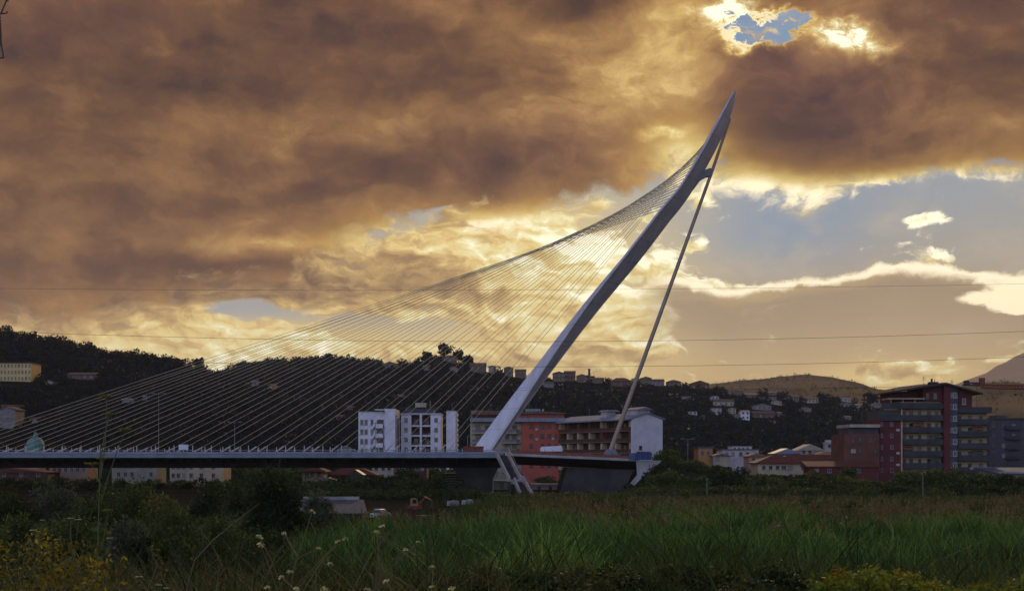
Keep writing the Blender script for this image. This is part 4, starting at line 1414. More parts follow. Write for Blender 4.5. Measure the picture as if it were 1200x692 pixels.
for i, (q, lab) in enumerate(((735, 'A-frame road barrier of grey pipes at the foot of the back stay'),)):
    br = thing('road_barrier', 'grey pipe barrier standing right of the back stay foot', 'barrier', (WX(727, 268.6), 268.6, zr(727) + .06))
    MB().tube([(-1.2, 0, 1.1), (1.2, 0, 1.1)], .05, 6).build('rail', M_GALV, br)
    MB().tube([(-1.2, 0, .55), (1.2, 0, .55)], .05, 6).build('rail', M_GALV, br)
    for xx in (-1.2, 0, 1.2):
        MB().tube([(xx, 0, 0), (xx, 0, 1.1)], .06, 6).build('post', M_GALV, br)


def lamp(px, ytop, Y, zb, label, arms=2):
    t = thing('street_lamp', label, 'street lamp', (WX(px, Y), Y, zb), 0, 'street lamps')
    h = WZ(ytop, Y) - zb
    MB().tube([(0, 0, 0), (0, 0, h)], [.11, .06], 8).build('pole', M_GALV, t)
    for sx in ((-1, 1) if arms == 2 else (1,)):
        MB().tube([(0, 0, h - .1), (sx * 1.0, 0, h + .05)], .045, 6).build('arm', M_GALV, t)
        MB().prism_x([(-.14, h), (.14, h), (.1, h + .16), (-.1, h + .16)], min(sx * 1.0, sx * 1.7), max(sx * 1.0, sx * 1.7)).build('lamp_head', M_GALV, t)


lamp(275, 494.5, 291.5, ZD + .06, 'grey double-armed street lamp on the far edge of the deck, left of the white blocks')
lamp(186, 461, 291.5, ZD + .06, 'taller double-armed street lamp on the deck nearer the left hill')
lamp(548, 510, 291, ZD + .06, 'short street lamp on the deck just left of the mast foot', 1)
lamp(806, 514, 300, 0, 'floodlight pole rising from the bushes right of the embankment')
lamp(1178, 0, 300, 0, 'x') if False else None


# ------------------------------------------------------------------ vehicles
def car(label, X, Y, z, rz, paint, s=1.0, name='parked_car'):
    t = thing(name, label, 'car', (X, Y, z), rz)
    body = [(-2.1, .35), (-2.15, .75), (-1.9, .95), (-1.0, 1.0), (1.3, 1.0), (2.0, .9), (2.1, .6), (2.05, .35)]
    W = .86
    b = MB().loft([[(x_, -W * .96, z_) for x_, z_ in body], [(x_, -W, z_) for x_, z_ in body], [(x_, W, z_) for x_, z_ in body], [(x_, W * .96, z_) for x_, z_ in body]]).build('body', paint, t)
    cab = [(-1.75, 1.0), (-1.35, 1.45), (.45, 1.48), (1.2, 1.0)]
    MB().loft([[(x_, -.74 if z_ < 1.2 else -.6, z_ + .003) for x_, z_ in cab], [(x_, .74 if z_ < 1.2 else .6, z_ + .003) for x_, z_ in cab]]).build('window_band', M_GLASS, t)
    MB().loft([[(-1.3, -.6, 1.458), (.45, -.6, 1.488), (.45, .6, 1.488), (-1.3, .6, 1.458)], [(-1.2, -.5, 1.53), (.3, -.5, 1.55), (.3, .5, 1.55), (-1.2, .5, 1.53)]]).build('roof', paint, t)
    for xx in (-1.3, 1.3):
        for sg in (-1, 1):
            wh = MB().tube([(xx, sg * .70, .32), (xx, sg * .88, .32)], .32, 16).build('wheel', M_RUBBER, t)
            MB().tube([(xx, sg * .882, .32), (xx, sg * .90, .32)], .19, 12).build('rim', M_GALV, wh)
    for sg in (-1, 1):
        MB().box(-2.17, -2.1, sg * .62 - .16, sg * .62 + .16, .62, .78).build('tail_light', M_CARR, t)
        MB().box(2.06, 2.12, sg * .6 - .17, sg * .6 + .17, .6, .76).build('headlight', M_WHITE2, t)
    return t


car('white car with dark windows parked low on the river bank under the bridge', WX(446, 190), 190, WZ(607.5, 190), math.radians(72), M_CARW)
car('grey car on the deck left of the white apartment blocks', WX(406, 274), 274, ZD + .06, math.radians(8), M_CARG)

dg = thing('skip_container', 'rusty orange-red skip on the river bank right of the white car', 'skip', (WX(501, 185), 185, WZ(611, 185)), math.radians(-12))
MB().prism_y([(-1.1, .1), (1.2, .1), (1.75, 1.15), (1.6, 1.15), (1.1, .25), (-1.0, .25), (-1.45, 1.0), (-1.6, 1.0)], -.9, .9).build('body', M_CARR, dg)
MB().prism_y([(-1.1, .1), (1.2, .1), (1.7, 1.1), (-1.55, .95)], .903, .98).build('side_panel', M_CARR, dg)
MB().prism_y([(-1.1, .1), (1.2, .1), (1.7, 1.1), (-1.55, .95)], -.98, -.903).build('side_panel', M_CARR, dg)
MB().box(-1.0, -.3, -.8, .8, .3, 1.0).build('rubble_load', M_CREAM2, dg)

ex = thing('digger', 'small yellow-cabbed digger with red boom on the bank beneath the bridge', 'digger', (WX(487, 215), 215, WZ(600, 215)), math.radians(20))
for sg in (-1, 1):
    MB().prism_y([(-1.3, .1), (-1.1, 0), (1.1, 0), (1.3, .1), (1.3, .45), (1.1, .6), (-1.1, .6), (-1.3, .45)], sg * .75 - .22, sg * .75 + .22).build('track', M_RUBBER, ex)
MB().box(-1.2, .9, -.75, .75, .62, 1.2).build('body', M_CARR, ex)
cb = MB().prism_y([(-.9, 1.203), (.2, 1.203), (.3, 1.7), (.05, 2.45), (-.9, 2.45)], -.6, .2).build('cab', M_MAST, ex)
MB().box(-.7, .0, -.64, -.603, 1.6, 2.3).build('pane', M_GLASS, cb)
MB().tube([(.6, .35, 1.2), (1.8, .35, 2.6), (3.1, .35, 2.0)], [.22, .2, .14], 6).build('boom', M_CARR, ex)
MB().tube([(3.1, .35, 2.05), (3.0, .35, .7)], [.14, .1], 6).build('dipper_arm', M_CARR, ex)
MB().prism_y([(2.7, .75), (3.3, .75), (3.2, .2), (2.8, .1), (2.55, .4)], .05, .65).build('bucket', M_DARKMET, ex)

# sloping sheet roof and low wall on the near river bank
lt = thing('lean_to_shed', 'long low shed with grey sheet roof on the bank below the middle span', 'shed', (WX(378, 214), 214, -1.9))
x0, x1 = (322 - 378) * 214 / F, (436 - 378) * 214 / F
MB().loft([[(x0 + 1.5, -6.5, .35), (x1, -6.5, .35), (x1, -6.5, .5), (x0 + 1.5, -6.5, .5)], [(x0, 4.5, 2.2), (x1 - 2, 4.5, 2.2), (x1 - 2, 4.5, 2.35), (x0, 4.5, 2.35)]]).build('roof', M_SHEET, lt)
MB().box(x0 + .2, x1 - 2.2, 4.0, 4.3, -.5, 2.15).build('back_wall', M_CONC, lt)
MB().box((350 - 378) * 214 / F, (417 - 378) * 214 / F, 4.6, 4.9, -.4, 2.9).build('parapet', M_CONC, lt)
for k in range(6):
    xx = x0 + 2.2 + (x1 - x0 - 4) * k / 5
    MB().box(xx - .08, xx + .08, -6.3, -6.14, -.6, .345).build('post', M_GALV, lt)

hp = MB()
rows = []
for i in range(13):
    rows.append([((j / 12 - .5) * 5.6, (i / 12 - .5) * 3.6, 1.7 * max(0, math.cos((j / 12 - .5) * math.pi) * math.cos((i / 12 - .5) * math.pi)) ** .8 + .22 * wob(j * .9, i * .9, 1.1) - .1) for j in range(13)])
hp.v = [p for r in rows for p in r]
hp.f = [(i * 13 + k, i * 13 + k + 1, (i + 1) * 13 + k + 1, (i + 1) * 13 + k) for i in range(12) for k in range(12)]
h_ = hp.build('soil_heap', mat('red_earth', (.075, .034, .024), (.045, .024, .018), .95, 1.5, spec=0, bump=.5), None, (WX(476, 193), 193, WZ(608, 193)), True)
tag(h_, 'heap of dark red earth on the river bank between the white car and the skip', 'heap')
for i, (px, py, Y, lab) in enumerate(((531, 592, 228, 'left of the two pale concrete blocks by the pier foot'), (548, 591, 228, 'right of the two pale concrete blocks by the pier foot'))):
    b_ = MB().prism_y([(-1.1, 0), (1.1, 0), (.95, .9), (.3, 1.0), (-.95, .85)], -.5, .5).build('concrete_block', M_CONC, None, (WX(px, Y), Y, WZ(py, Y)))
    b_.rotation_euler = (0, 0, .4 - i)
    tag(b_, lab, 'concrete block', 'concrete blocks by the pier')
# ------------------------------------------------------------------ houses on the hills
AVOID = []
def hillhouse(px, py, wpx, hpx, label, hill, wall, roof, group, kind='gable', nwin=2, rows=1, rh=.2, name='hill_house', cat='house', d=9):
    """px, py: middle of the house's foot in the photograph"""
    X, Y, z = hill.hit(px, py)
    k = Y / F
    t = small_house(label, group, X, Y, z, wpx * k, hpx * k, d, wall, roof, 0, kind, nwin, rows, name, cat, rh * wpx * k)
    AVOID.append((px, max(5, wpx * .62), max(5.0, hpx * .7 + 3)) if False else (px, py - hpx * .3, max(3.6, wpx * .6), max(3.8, hpx * .72 + 1.8)))
    return t


GR = 'houses along the hilltop ridge'
GS = 'houses on the dark slope'
# left hill
t = hillhouse(14, 447.5, 45, 22, 'long yellow three-storey building with rows of dark windows on the left hill', H_LEFT, M_YELLOW, M_TILEB, 'buildings on the left hill', 'flat', 11, 3, name='institute_building', cat='building', d=12)  # yellow wall colour also carries the warm light on this face
hillhouse(8, 503, 20, 22, 'pale three-storey house at the left edge low on the left hill', H_LEFT, M_GREYH, M_TILEB, 'buildings on the left hill', 'gable', 3, 3)
hillhouse(10, 484, 17, 9, 'brick-brown house just above the pale one at the left edge', H_LEFT, M_BROWN, M_TILEB, 'buildings on the left hill', 'flat', 3, 1)
hillhouse(41, 495, 14, 5, 'small white house with red roof low on the left hill', H_LEFT, M_WHITE2, M_TILE, 'buildings on the left hill', 'side', 2, 1, .12)
hillhouse(57, 451, 8, 4, 'tiny white hut beside the long yellow building', H_LEFT, M_WHITE2, M_TILEB, 'buildings on the left hill', 'gable', 1, 1)
hillhouse(95, 445, 32, 6, 'long low stone farm on the middle of the left hill', H_LEFT, M_STONE, M_TILEB, 'buildings on the left hill', 'side', 4, 1, .1)
hillhouse(150, 472, 14, 4, 'low grey house halfway down the left hill behind the stays', H_LEFT, M_GREYH, M_ROOFM, 'buildings on the left hill', 'side', 2, 1, .1)
hillhouse(172, 470, 10, 5, 'grey-blue shed next to the low grey house on the left hill', H_LEFT, M_GREYH, M_ROOFM, 'buildings on the left hill', 'flat', 2, 1)
dm = thing('church_dome', 'green copper church dome with small lantern just above the deck at the left', 'dome', (WX(33, 390), 390, -1))
k = 390 / F
prof = [(10.4, 527), (10.4, 523.5), (10, 520), (8.6, 516.2), (6, 513.2), (2.6, 511.6), (2.4, 508), (1.2, 506), (.25, 505)]
MB().loft([[(r * k * math.cos(2 * math.pi * i / 24), 6 + r * k * math.sin(2 * math.pi * i / 24), WZ(y_, 390) + 1) for i in range(24)] for r, y_ in prof]).build('cupola', M_COPPER, dm)
MB().loft([[(11 * k * math.cos(2 * math.pi * i / 24), 6 + 11 * k * math.sin(2 * math.pi * i / 24), zz) for i in range(24)] for zz in (0, WZ(527.2, 390) + 1)]).build('drum', M_CREAM2, dm)
rbm = MB()
for i in range(8):
    a = 2 * math.pi * i / 8 + .2
    rbm.tube([(r * k * 1.01 * math.cos(a), 6 + r * k * 1.01 * math.sin(a), WZ(y_, 390) + 1) for r, y_ in prof[1:6]], .12, 5)
rbm.build('ribs', M_CONC, dm)

# ridge of the town, left to right
ridge = [
    (299, 452, 14, 6, M_GREYH, 'grey house with lit roof edge'), (318, 456, 10, 5, M_OCHRE, 'small ochre house'),
    (277, 462, 9, 4, M_GREYH, 'low grey house'),
    (457, 431, 16, 5, M_STONE, 'long brown house on the bare patch'), (500, 434, 10, 5, M_GREYH, 'small grey villa below the wooded knoll'),
    (527, 424, 16, 6, M_STONE, 'stone house among the trees of the knoll'), (531, 434, 9, 4, M_GREYH, 'grey hut under the knoll'),
    (560, 436.5, 19, 9, M_STONE, 'tall stone house with many windows right of the knoll'),
    (577, 437, 9, 8, M_CREAM2, 'narrow cream house beside the tall stone house'), (596, 441, 11, 10, M_STONE, 'square stone house left of the mast'),
    (610, 443, 13, 9, M_STONE, 'brown stone house touching the mast on its left'), (627, 447, 12, 9, M_BROWN, 'brown house behind the mast'),
    (655, 447, 14, 10, M_STONE, 'stone house just right of the mast'), (668, 447, 13, 11, M_BROWN, 'tall brown house left of the chimney tower'),
    (643, 454, 13, 6, M_GREYH, 'low grey-white house under the ridge right of the mast'), (682, 448, 12, 8, M_STONE, 'stone house at the left foot of the chimney tower'),
    (701, 449, 14, 5, M_STONE, 'low stone house at the right foot of the chimney tower'),
    (728, 453, 24, 7, M_BROWN, 'long brown house with eaves left of the back stay'), (757, 450, 13, 7, M_STONE, 'stone house right of the back stay'),
    (771, 452, 15, 6, M_GREYH, 'grey house right of the stone house by the back stay'), (790, 453, 16, 6, M_STONE, 'broad stone house on the falling ridge'),
    (820, 456, 22, 7, M_BROWN, 'long brown farmhouse at the end of the ridge'),
]
for i, (px, py, w, h, m, lab) in enumerate(ridge):
    hillhouse(px, py, w, h, lab + ' on the ridge', H_TOWN, m, M_TILEB if i % 3 else M_TILE, GR, ('gable', 'side', 'hip')[i % 3], 3 if w > 12 else 2, 2 if h > 7 else 1, .16)

tw = thing('chimney_tower', 'slender dark brick tower rising alone from the hilltop ridge', 'tower', (0, 0, 0))
X, Y, z = H_TOWN.hit(690.5, 447)
tw.location = (X, Y, z - 1)
k = Y / F
MB().loft([[(sx * r, sy * r, zz) for sx, sy in ((-1, -1), (1, -1), (1, 1), (-1, 1))] for r, zz in ((1.5 * k, 0), (1.25 * k, 12 * k), (1.25 * k, 15.5 * k))]).build('shaft', M_BROWN, tw)
MB().box(-1.6 * k, 1.6 * k, -1.6 * k, 1.6 * k, 15.5 * k + .003, 16.4 * k).build('cap', M_EAVE, tw)

slope = [
    (790, 466, 10, 4, M_GREYH, 'low grey house just under the ridge'), (805, 468, 12, 4, M_GREYH, 'dim grey house under the long brown farmhouse'),
    (838, 471.5, 9, 7, M_WHITE2, 'tall white house with small top room'), (848, 476, 24, 6, M_CREAM2, 'wide pink-white villa under the tall white house'),
    (840, 486, 11, 8, M_WHITE2, 'white house with arcades at the left of the villa cluster'), (858, 485, 9, 7, M_CREAM2, 'cream house at the right of the villa cluster'),
    (873.5, 492, 10, 10, M_WHITE, 'bright white cube house'), (864, 490, 6, 5, M_GREYH, 'small grey annex left of the white cube house'),
    (893, 481, 22, 5, M_GREYH, 'long grey terrace house'), (895, 490, 26, 6, M_BROWN, 'long dim brown house right of the white cube house'),
    (900, 469, 20, 4, M_GREYH, 'grey terrace house high on the slope'), (910, 474, 12, 4, M_CREAM2, 'pale low house below the grey terrace'),
    (914, 488, 5, 5, M_GREYH, 'tiny pale house right of the long brown house'), (906, 495.5, 6, 3, M_WHITE2, 'tiny white hut low on the slope'),
    (928, 470, 16, 4, M_GREYH, 'grey villa in the middle of the slope'), (951, 472, 16, 5, M_CREAM2, 'cream villa with lit roof'),
    (942, 468, 8, 4, M_GREYH, 'small grey house left of the cream villa'), (944, 482, 14, 4, M_GREYH, 'dim grey bungalow under the cream villa'),
    (880, 466, 14, 4, M_STONE, 'stone bungalow near the ridge'), (862, 463, 18, 5, M_STONE, 'stone farmhouse near the ridge'),
    (969, 458, 14, 4, M_STONE, 'dark house with lit eaves on the skyline'), (905, 459, 12, 3, M_STONE, 'low dark house on the skyline'),
    (991, 469, 12, 5, M_CREAM2, 'cream villa above the brown block'), (992, 477, 15, 4, M_GREYH, 'grey house below the cream villa, above the brown block'),
    (1007, 478, 8, 4, M_CREAM2, 'pale house left of the tower roof'), (1020, 472, 10, 4, M_GREYH, 'grey house by the tree left of the tower'),
    (1028, 478, 14, 4, M_GREYH, 'low white-grey house against the tower'), (994, 492, 7, 4, M_GREYH, 'little grey house with mast above the brown block'),
    (812, 486, 10, 4, M_WHITE2, 'white bungalow far down the slope'), (824, 490, 7, 3, M_GREYH, 'small grey shed beside the white bungalow'),
    (470, 465, 8, 2.5, M_GREYH, 'tiny pale greenhouse behind the stays'), (490, 461, 10, 2.5, M_GREYH, 'tiny grey house behind the stays above the white blocks'),
    (408, 481, 10, 5, M_BROWN, 'brown house behind the leftmost white block'), (398, 492, 9, 5, M_DRED, 'dark red house left of the white blocks'),
    (562, 500, 20, 18, M_GREYH, 'tall grey block partly behind the mast foot'),
]
for i, (px, py, w, h, m, lab) in enumerate(slope):
    hillhouse(px, py, w, h, lab, H_TOWN, m, M_TILEB if i % 2 else M_GREYH, GS, ('side', 'flat', 'gable')[i % 3], max(1, min(4, int(w / 4))), 2 if h > 6 else 1, .12, d=8)

# mast on the left hill
X, Y, z = H_LEFT.hit(162.5, 420)
rm = thing('radio_mast', 'thin radio mast on the crest of the left hill', 'mast', (X, Y, z - 1))
k = Y / F
MB().tube([(0, 0, 0), (0, 0, 13 * k)], [.35, .16], 6).build('pole', M_WIRE, rm)
MB().box(-.5, .5, -.2, .2, 10 * k, 12.6 * k).build('antenna', M_WIRE, rm)
MB().tube([(0, 0, 4 * k), (0, .4, 9 * k)], .2, 6).build('brace', M_WIRE, rm)

# ------------------------------------------------------------------ tower crane beyond the red tower
YC = 560.0
kc = YC / F
cr = thing('tower_crane', 'tower crane with lattice jib reaching right from behind the dark red tower', 'crane', (WX(1147, YC), YC, 0))
cx = lambda px: (px - 1147) * kc
cz = lambda py: WZ(py, YC)


def lattice(mb, p, q, wpx, n, r=.13):
    p, q = Vector(p), Vector(q)
    d = (q - p)
    up = Vector((0, 0, 1)) if abs(d.normalized().z) < .8 else Vector((1, 0, 0))
    s = wpx
    C = [Vector((0, -s / 2, 0)) , Vector((0, s / 2, 0)), up * s * .9]
    if abs(d.normalized().z) > .8:
        C = [Vector((-s / 2, -s / 2, 0)), Vector((s / 2, -s / 2, 0)), Vector((s / 2, s / 2, 0)), Vector((-s / 2, s / 2, 0))]
    for c in C:
        mb.tube([p + c, q + c], r, 4)
    for i in range(n):
        for j in range(len(C)):
            a = p + d * (i / n) + C[j]
            b = p + d * ((i + 1) / n) + C[(j + 1) % len(C)]
            mb.tube([a, b], r * .7, 4, caps=False)
    return mb


lattice(MB(), (0, 0, 0), (0, 0, cz(452)), 1.6, 18).build('mast', M_MAST, cr)
lattice(MB(), (cx(1150), 0, cz(454.5)), (cx(1290), 0, cz(457.5)), 1.8, 34, .27).build('jib', M_RUST, cr)
lattice(MB(), (cx(1147), 0, cz(451.5)), (cx(1129), 0, cz(450.5)), 1.3, 6, .24).build('counter_jib', M_DARKMET, cr)
MB().box(cx(1130), cx(1135), -.9, .9, cz(451), cz(445.5)).build('counterweight', M_DARKMET, cr)
MB().box(cx(1148), cx(1153.5), -1.0, 1.0, cz(452), cz(442.5)).build('cab', M_RUST, cr)
MB().tube([(cx(1190), 0, cz(456)), (cx(1190), 0, cz(461))], .06, 5).build('hoist_rope', M_WIRE, cr)
MB().prism_y([(cx(1189), cz(461)), (cx(1191), cz(461)), (cx(1191.4), cz(462.5)), (cx(1190), cz(463.6)), (cx(1188.6), cz(462.5))], -.3, .3).build('hook_block', M_DARKMET, cr)

# ------------------------------------------------------------------ power lines across the valley, and their tower at the left edge
YW = 150.0
for lab, fy in (('thin power wire, topmost of the four, level across the middle sky', lambda x: 340 - ((x - 420) / 800) ** 2 * 8),
                ('dark power wire, second of the four from above, sagging across the stays', lambda x: 400 - ((x - 600) / 600) ** 2 * 12),
                ('dark power wire, third of the four from above, skimming the hilltop', lambda x: 429.5 - ((x - 620) / 580) ** 2 * 11.5),
                ('power wire, lowest of the four, crossing the lower mast in front', lambda x: 457 - ((x - 600) / 600) ** 2 * 7)):
    pts = [(WX(x_, YW), YW, WZ(fy(x_), YW)) for x_ in range(-700, 2001, 50)]
    o = MB().tube(pts, .014 if 'topmost' in lab or 'lowest' in lab else .021, 5).build('power_wire', M_WIRE)
    tag(o, lab, 'power wire', 'power wires')

YT = 120.0
kt = YT / F
pt = thing('transmission_tower', 'dark lattice power pylon arm with insulators at the upper left edge', 'pylon', (WX(-62, YT), YT, ground_z(WX(-62, YT), YT)))
tx = lambda px: (px + 62) * kt
tz = lambda py: WZ(py, YT) - pt.location.z
lt_ = MB()
for sx, sy in ((-1, -1), (1, -1), (1, 1), (-1, 1)):
    lt_.tube([(sx * 2.6, sy * 2.6, 0), (sx * .7, sy * .7, tz(70)), (sx * .15, sy * .15, tz(-90))], .09, 5)
for k in range(16):
    z0, z1 = tz(70) * k / 16, tz(70) * (k + 1) / 16
    w0, w1 = 2.6 - 1.9 * k / 16, 2.6 - 1.9 * (k + 1) / 16
    for sy in (-1, 1):
        lt_.tube([(-w0, sy * w0, z0), (w1, sy * w1, z1)], .04, 4).tube([(w0, sy * w0, z0), (-w1, sy * w1, z1)], .04, 4)
        lt_.tube([(sy * w0, -w0, z0), (sy * w1, w1, z1)], .04, 4)
lt_.build('lattice_body', M_WIRE, pt)
for (ya, xtip) in ((16, 6), (-60, 10)):
    am = MB()
    for sy in (-1, 1):
        am.tube([(.3, sy * .5, tz(ya + 2)), (tx(xtip), 0, tz(ya))], .06, 5)
    am.tube([(.2, 0, tz(ya - 60)), (tx(xtip + 4), 0, tz(ya - 14 if ya > 0 else ya))], .06, 5)
    am.tube([(tx(-25), 0, tz(ya - 26)), (tx(-25), 0, tz(ya + 1))], .04, 4)
    arm = am.build('cross_arm', M_WIRE, pt)
    ins = MB()
    for k in range(9):
        z0 = tz(ya + 4 + k * 4)
        ins.tube([(tx(xtip - 6), 0, z0), (tx(xtip - 6), 0, z0 - .14)], [.11, .05], 8)
    ins.tube([(tx(xtip - 6), 0, tz(ya)), (tx(xtip - 6), 0, tz(ya + 44))], .03, 5)
    ins.build('insulator', M_DARKMET, arm)
dt = MB()
dt.tube([(tx(10.5), 0, tz(-6)), (tx(1), 0, tz(16.5)), (tx(8), 0, tz(15.5)), (tx(8.6), 0, tz(13.5))], .075, 5)
dt.tube([(tx(0), 0, tz(24)), (tx(1), 0, tz(41)), (tx(1.2), 0, tz(50)), (tx(4.2), 0, tz(68))], .07, 5)
dt.tube([(tx(-4), 0, tz(68)), (tx(4.4), 0, tz(68))], .07, 5)
dt.build('arm_fittings', M_WIRE, pt)
# ------------------------------------------------------------------ woods on the hills (a mass of far trees)
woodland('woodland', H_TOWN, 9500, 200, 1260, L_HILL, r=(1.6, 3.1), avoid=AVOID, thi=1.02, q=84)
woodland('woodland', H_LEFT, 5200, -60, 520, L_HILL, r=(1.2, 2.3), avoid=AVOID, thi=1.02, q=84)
woodland('scrub', H_LEFT, 330, -60, 262, L_RIMLIT, r=(1.0, 1.9), tlo=.90, thi=1.02, q=36, avoid=AVOID)  # rim light on the crest, put into the leaf colour
woodland('woodland', H_ORANGE, 900, 900, 1280, L_FARHILL, r=(1.6, 3.2), q=26, crest=60)
woodland('woodland', H_GOLD, 1300, 760, 1120, L_FARHILL, r=(2, 4), q=22, crest=70)

# single trees of the knoll and skyline
def tree(name, label, cat, X, Y, z, h, r, leaf, n=700, ls=.5, group=None, th=.35, flat=1.0):
    t = thing(name, label, cat, (X, Y, z), 0, group)
    tr = MB()
    tr.tube([(0, 0, -.6), (.05 * h * .2, 0, h * th), (0, 0, h * .75)], [h * .028 + .05, h * .02 + .03, .03], 7)
    es = []
    nb = 8
    for k in range(nb):
        a = k * 2.4 + random.random()
        rr = r * random.uniform(.25, .62)
        zz = h * (th + (1 - th) * random.uniform(.2, .86))
        c = (math.cos(a) * rr, math.sin(a) * rr, zz)
        s = r * random.uniform(.36, .56)
        es.append((*c, s, s, s * .72 * flat))
        tr.tube([(0, 0, h * th * random.uniform(.6, 1.1)), (c[0] * .5, c[1] * .5, (h * th + zz) / 2), c], [h * .012 + .03, h * .008 + .02, .02], 5)
    es.append((0, 0, h * .72, r * .6, r * .6, h * .26))
    tr.build('trunk', M_BARK, t)
    quads_object('crown', leaf_quads(clump_points(n, es, .35), ls), leaf, t)
    return t


GK = 'trees standing out on the skyline'
for i, (px, py, h, r, lab) in enumerate(((521, 419, 12, 8, 'big round dark tree on top of the wooded knoll'), (537, 421, 10, 7, 'broad dark tree just right of the knoll top'),
                                         (500, 424, 9, 6, 'round dark tree at the left shoulder of the knoll'), (549, 427, 8, 6, 'lower dark tree on the right shoulder of the knoll'),
                                         (386, 423, 7, 4, 'small lone tree on the crest left of the knoll'), (1020, 471, 12, 8, 'dark round tree left of the tower roof'))):
    X, Y, z = H_TOWN.hit(px, py)
    tree('hill_tree', lab, 'tree', X, Y, z - .5, h, r, L_HILL, 420, 1.5, GK, th=.12)
X, Y, z = H_LEFT.hit(233, 431)
tree('hill_tree', 'dark round tree near the right end of the left hill crest', 'tree', X, Y, z - .5, 7, 5, L_HILL, 360, 1.1, GK, th=.12)

# ------------------------------------------------------------------ embankment right of the abutment
rows = []
for i in range(26):
    Yr = 246 + i * 2.2
    row = []
    for j in range(60):
        px = 722 + j * 6
        X = WX(px, 275)
        top = 5.6 * sstep(722, 766, px) * (1 - .45 * sstep(800, 860, px)) * (1 - sstep(960, 1080, px))
        zz = -1.0 + (top + 1) * sstep(249, 266, Yr) * (1 - .0 * sstep(285, 300, Yr))
        row.append((X, Yr, zz + .12 * wob(X, Yr, .8)))
    rows.append(row)
grid_mesh('embankment', rows, M_SOIL, 'structure')
def emb_z(X, Yr):
    px = 600 + X * F / 275
    if px < 722:
        return ground_z(X, Yr)
    top = 5.6 * sstep(722, 766, px) * (1 - .45 * sstep(800, 860, px)) * (1 - sstep(960, 1080, px))
    return max(ground_z(X, Yr), -1.0 + (top + 1) * sstep(249, 266, Yr))


# ------------------------------------------------------------------ bushes
PROTO = []
for kind in range(6):
    es = []
    for k in range(7 + kind % 3):
        a = k * 2.4 + kind
        rr = random.uniform(.1, .62)
        s = random.uniform(.3, .5)
        es.append((math.cos(a) * rr, math.sin(a) * rr, random.uniform(.28, .74), s, s, s * .62))
    es.append((0, 0, .30, .8, .8, .36))
    for k in range(4):
        a = k * 1.6 + kind
        es.append((math.cos(a) * .7, math.sin(a) * .7, .22, .45, .45, .26))
    PROTO.append(es)
BUSHN = {}


def bush(px, ytop, wpx, Y, leaf, label, group, n=2600, ls=.20, name='bush', zfun=None, cat='bush', spiky=0):
    X = WX(px, Y)
    z = (zfun or ground_z)(X, Y)
    h = max(1.0, WZ(ytop, Y) - z)
    r = wpx * Y / F / 2
    t = thing(name, label, cat, (X, Y, z), 0, group)
    es = PROTO[random.randrange(6)]
    a = random.random() * 6.28
    es = [(r * (c[0] * math.cos(a) - c[1] * math.sin(a)), r * (c[0] * math.sin(a) + c[1] * math.cos(a)), h * c[2], r * c[3], r * c[4], h * c[5] * .8) for c in es]
    Q = leaf_quads(clump_points(n, es, .35), ls)
    if spiky:
        m = spiky
        base = clump_points(m, es, .8)
        d = unit_rows(m) * np.array([.6, .6, .4]) + np.array([0, 0, .9])
        L = (h * .12 * (0.5 + RNG.random(m)))[:, None]
        wv = unit_rows(m) * .05
        tip = base + d * L
        Q = np.concatenate([Q, np.stack([base - wv, base + wv, tip + wv * .4, tip - wv * .4], axis=1)])
    quads_object('foliage', Q, leaf, t)
    st_ = MB()
    for k in range(5):
        b = random.random() * 6.28
        st_.tube([(0, 0, -.3), (r * .2 * math.cos(b), r * .2 * math.sin(b), h * .3), (r * .5 * math.cos(b), r * .5 * math.sin(b), h * .68)], [.09, .06, .02], 5)
    st_.build('stem', M_BARK, t)
    return t


GB = 'bushes on the near left bank'
bush(324, 541, 74, 112, L_DARK, 'tall dense dark bush rising in front of the deck, biggest of all', GB, 9000, .21, 'big_bush', spiky=700)
left = [(14, 563, 78, 128, L_DARK), (66, 558, 72, 132, L_GREY), (112, 563, 76, 120, L_MID), (160, 556, 74, 126, L_MID), (196, 566, 70, 118, L_OLIVE), (238, 556, 66, 130, L_DARK),
        (280, 554, 54, 140, L_DARK), (374, 572, 46, 150, L_GREY), (30, 588, 70, 96, L_MID), (92, 590, 76, 92, L_MID), (148, 592, 60, 90, L_GREY), (204, 586, 80, 98, L_MID), (256, 598, 66, 86, L_MID),
        (60, 612, 90, 66, L_DARK), (170, 614, 100, 64, L_DARK), (250, 622, 84, 60, L_DARK), (310, 606, 90, 78, L_DARK), (120, 634, 110, 46, L_OLIVE), (222, 642, 110, 44, L_DARK), (330, 636, 90, 50, L_DARK)]
kindname = {L_DARK.name: 'dark green', L_MID.name: 'mid green', L_GREY.name: 'grey-green', L_OLIVE.name: 'olive'}
rowname = ['back row', 'middle row', 'front rows']
cnt = {}
lst = []
for i, b in enumerate(left):
    rw = 0 if i < 8 else (1 if i < 13 else 2)
    lst.append((rw, b[0], b))
lst.sort(key=lambda q: (q[0], q[1]))
for rw, _, (px, yt, wp, Y, lf) in lst:
    key = (rw, lf.name)
    cnt[key] = cnt.get(key, 0) + 1
    bush(px, yt, wp, Y, lf, '%s %s bush from the left in the %s of the left bank' % (ORD[cnt[key] - 1], kindname[lf.name], rowname[rw]), GB, 3000, .17 + .03 * (Y > 100), spiky=200)

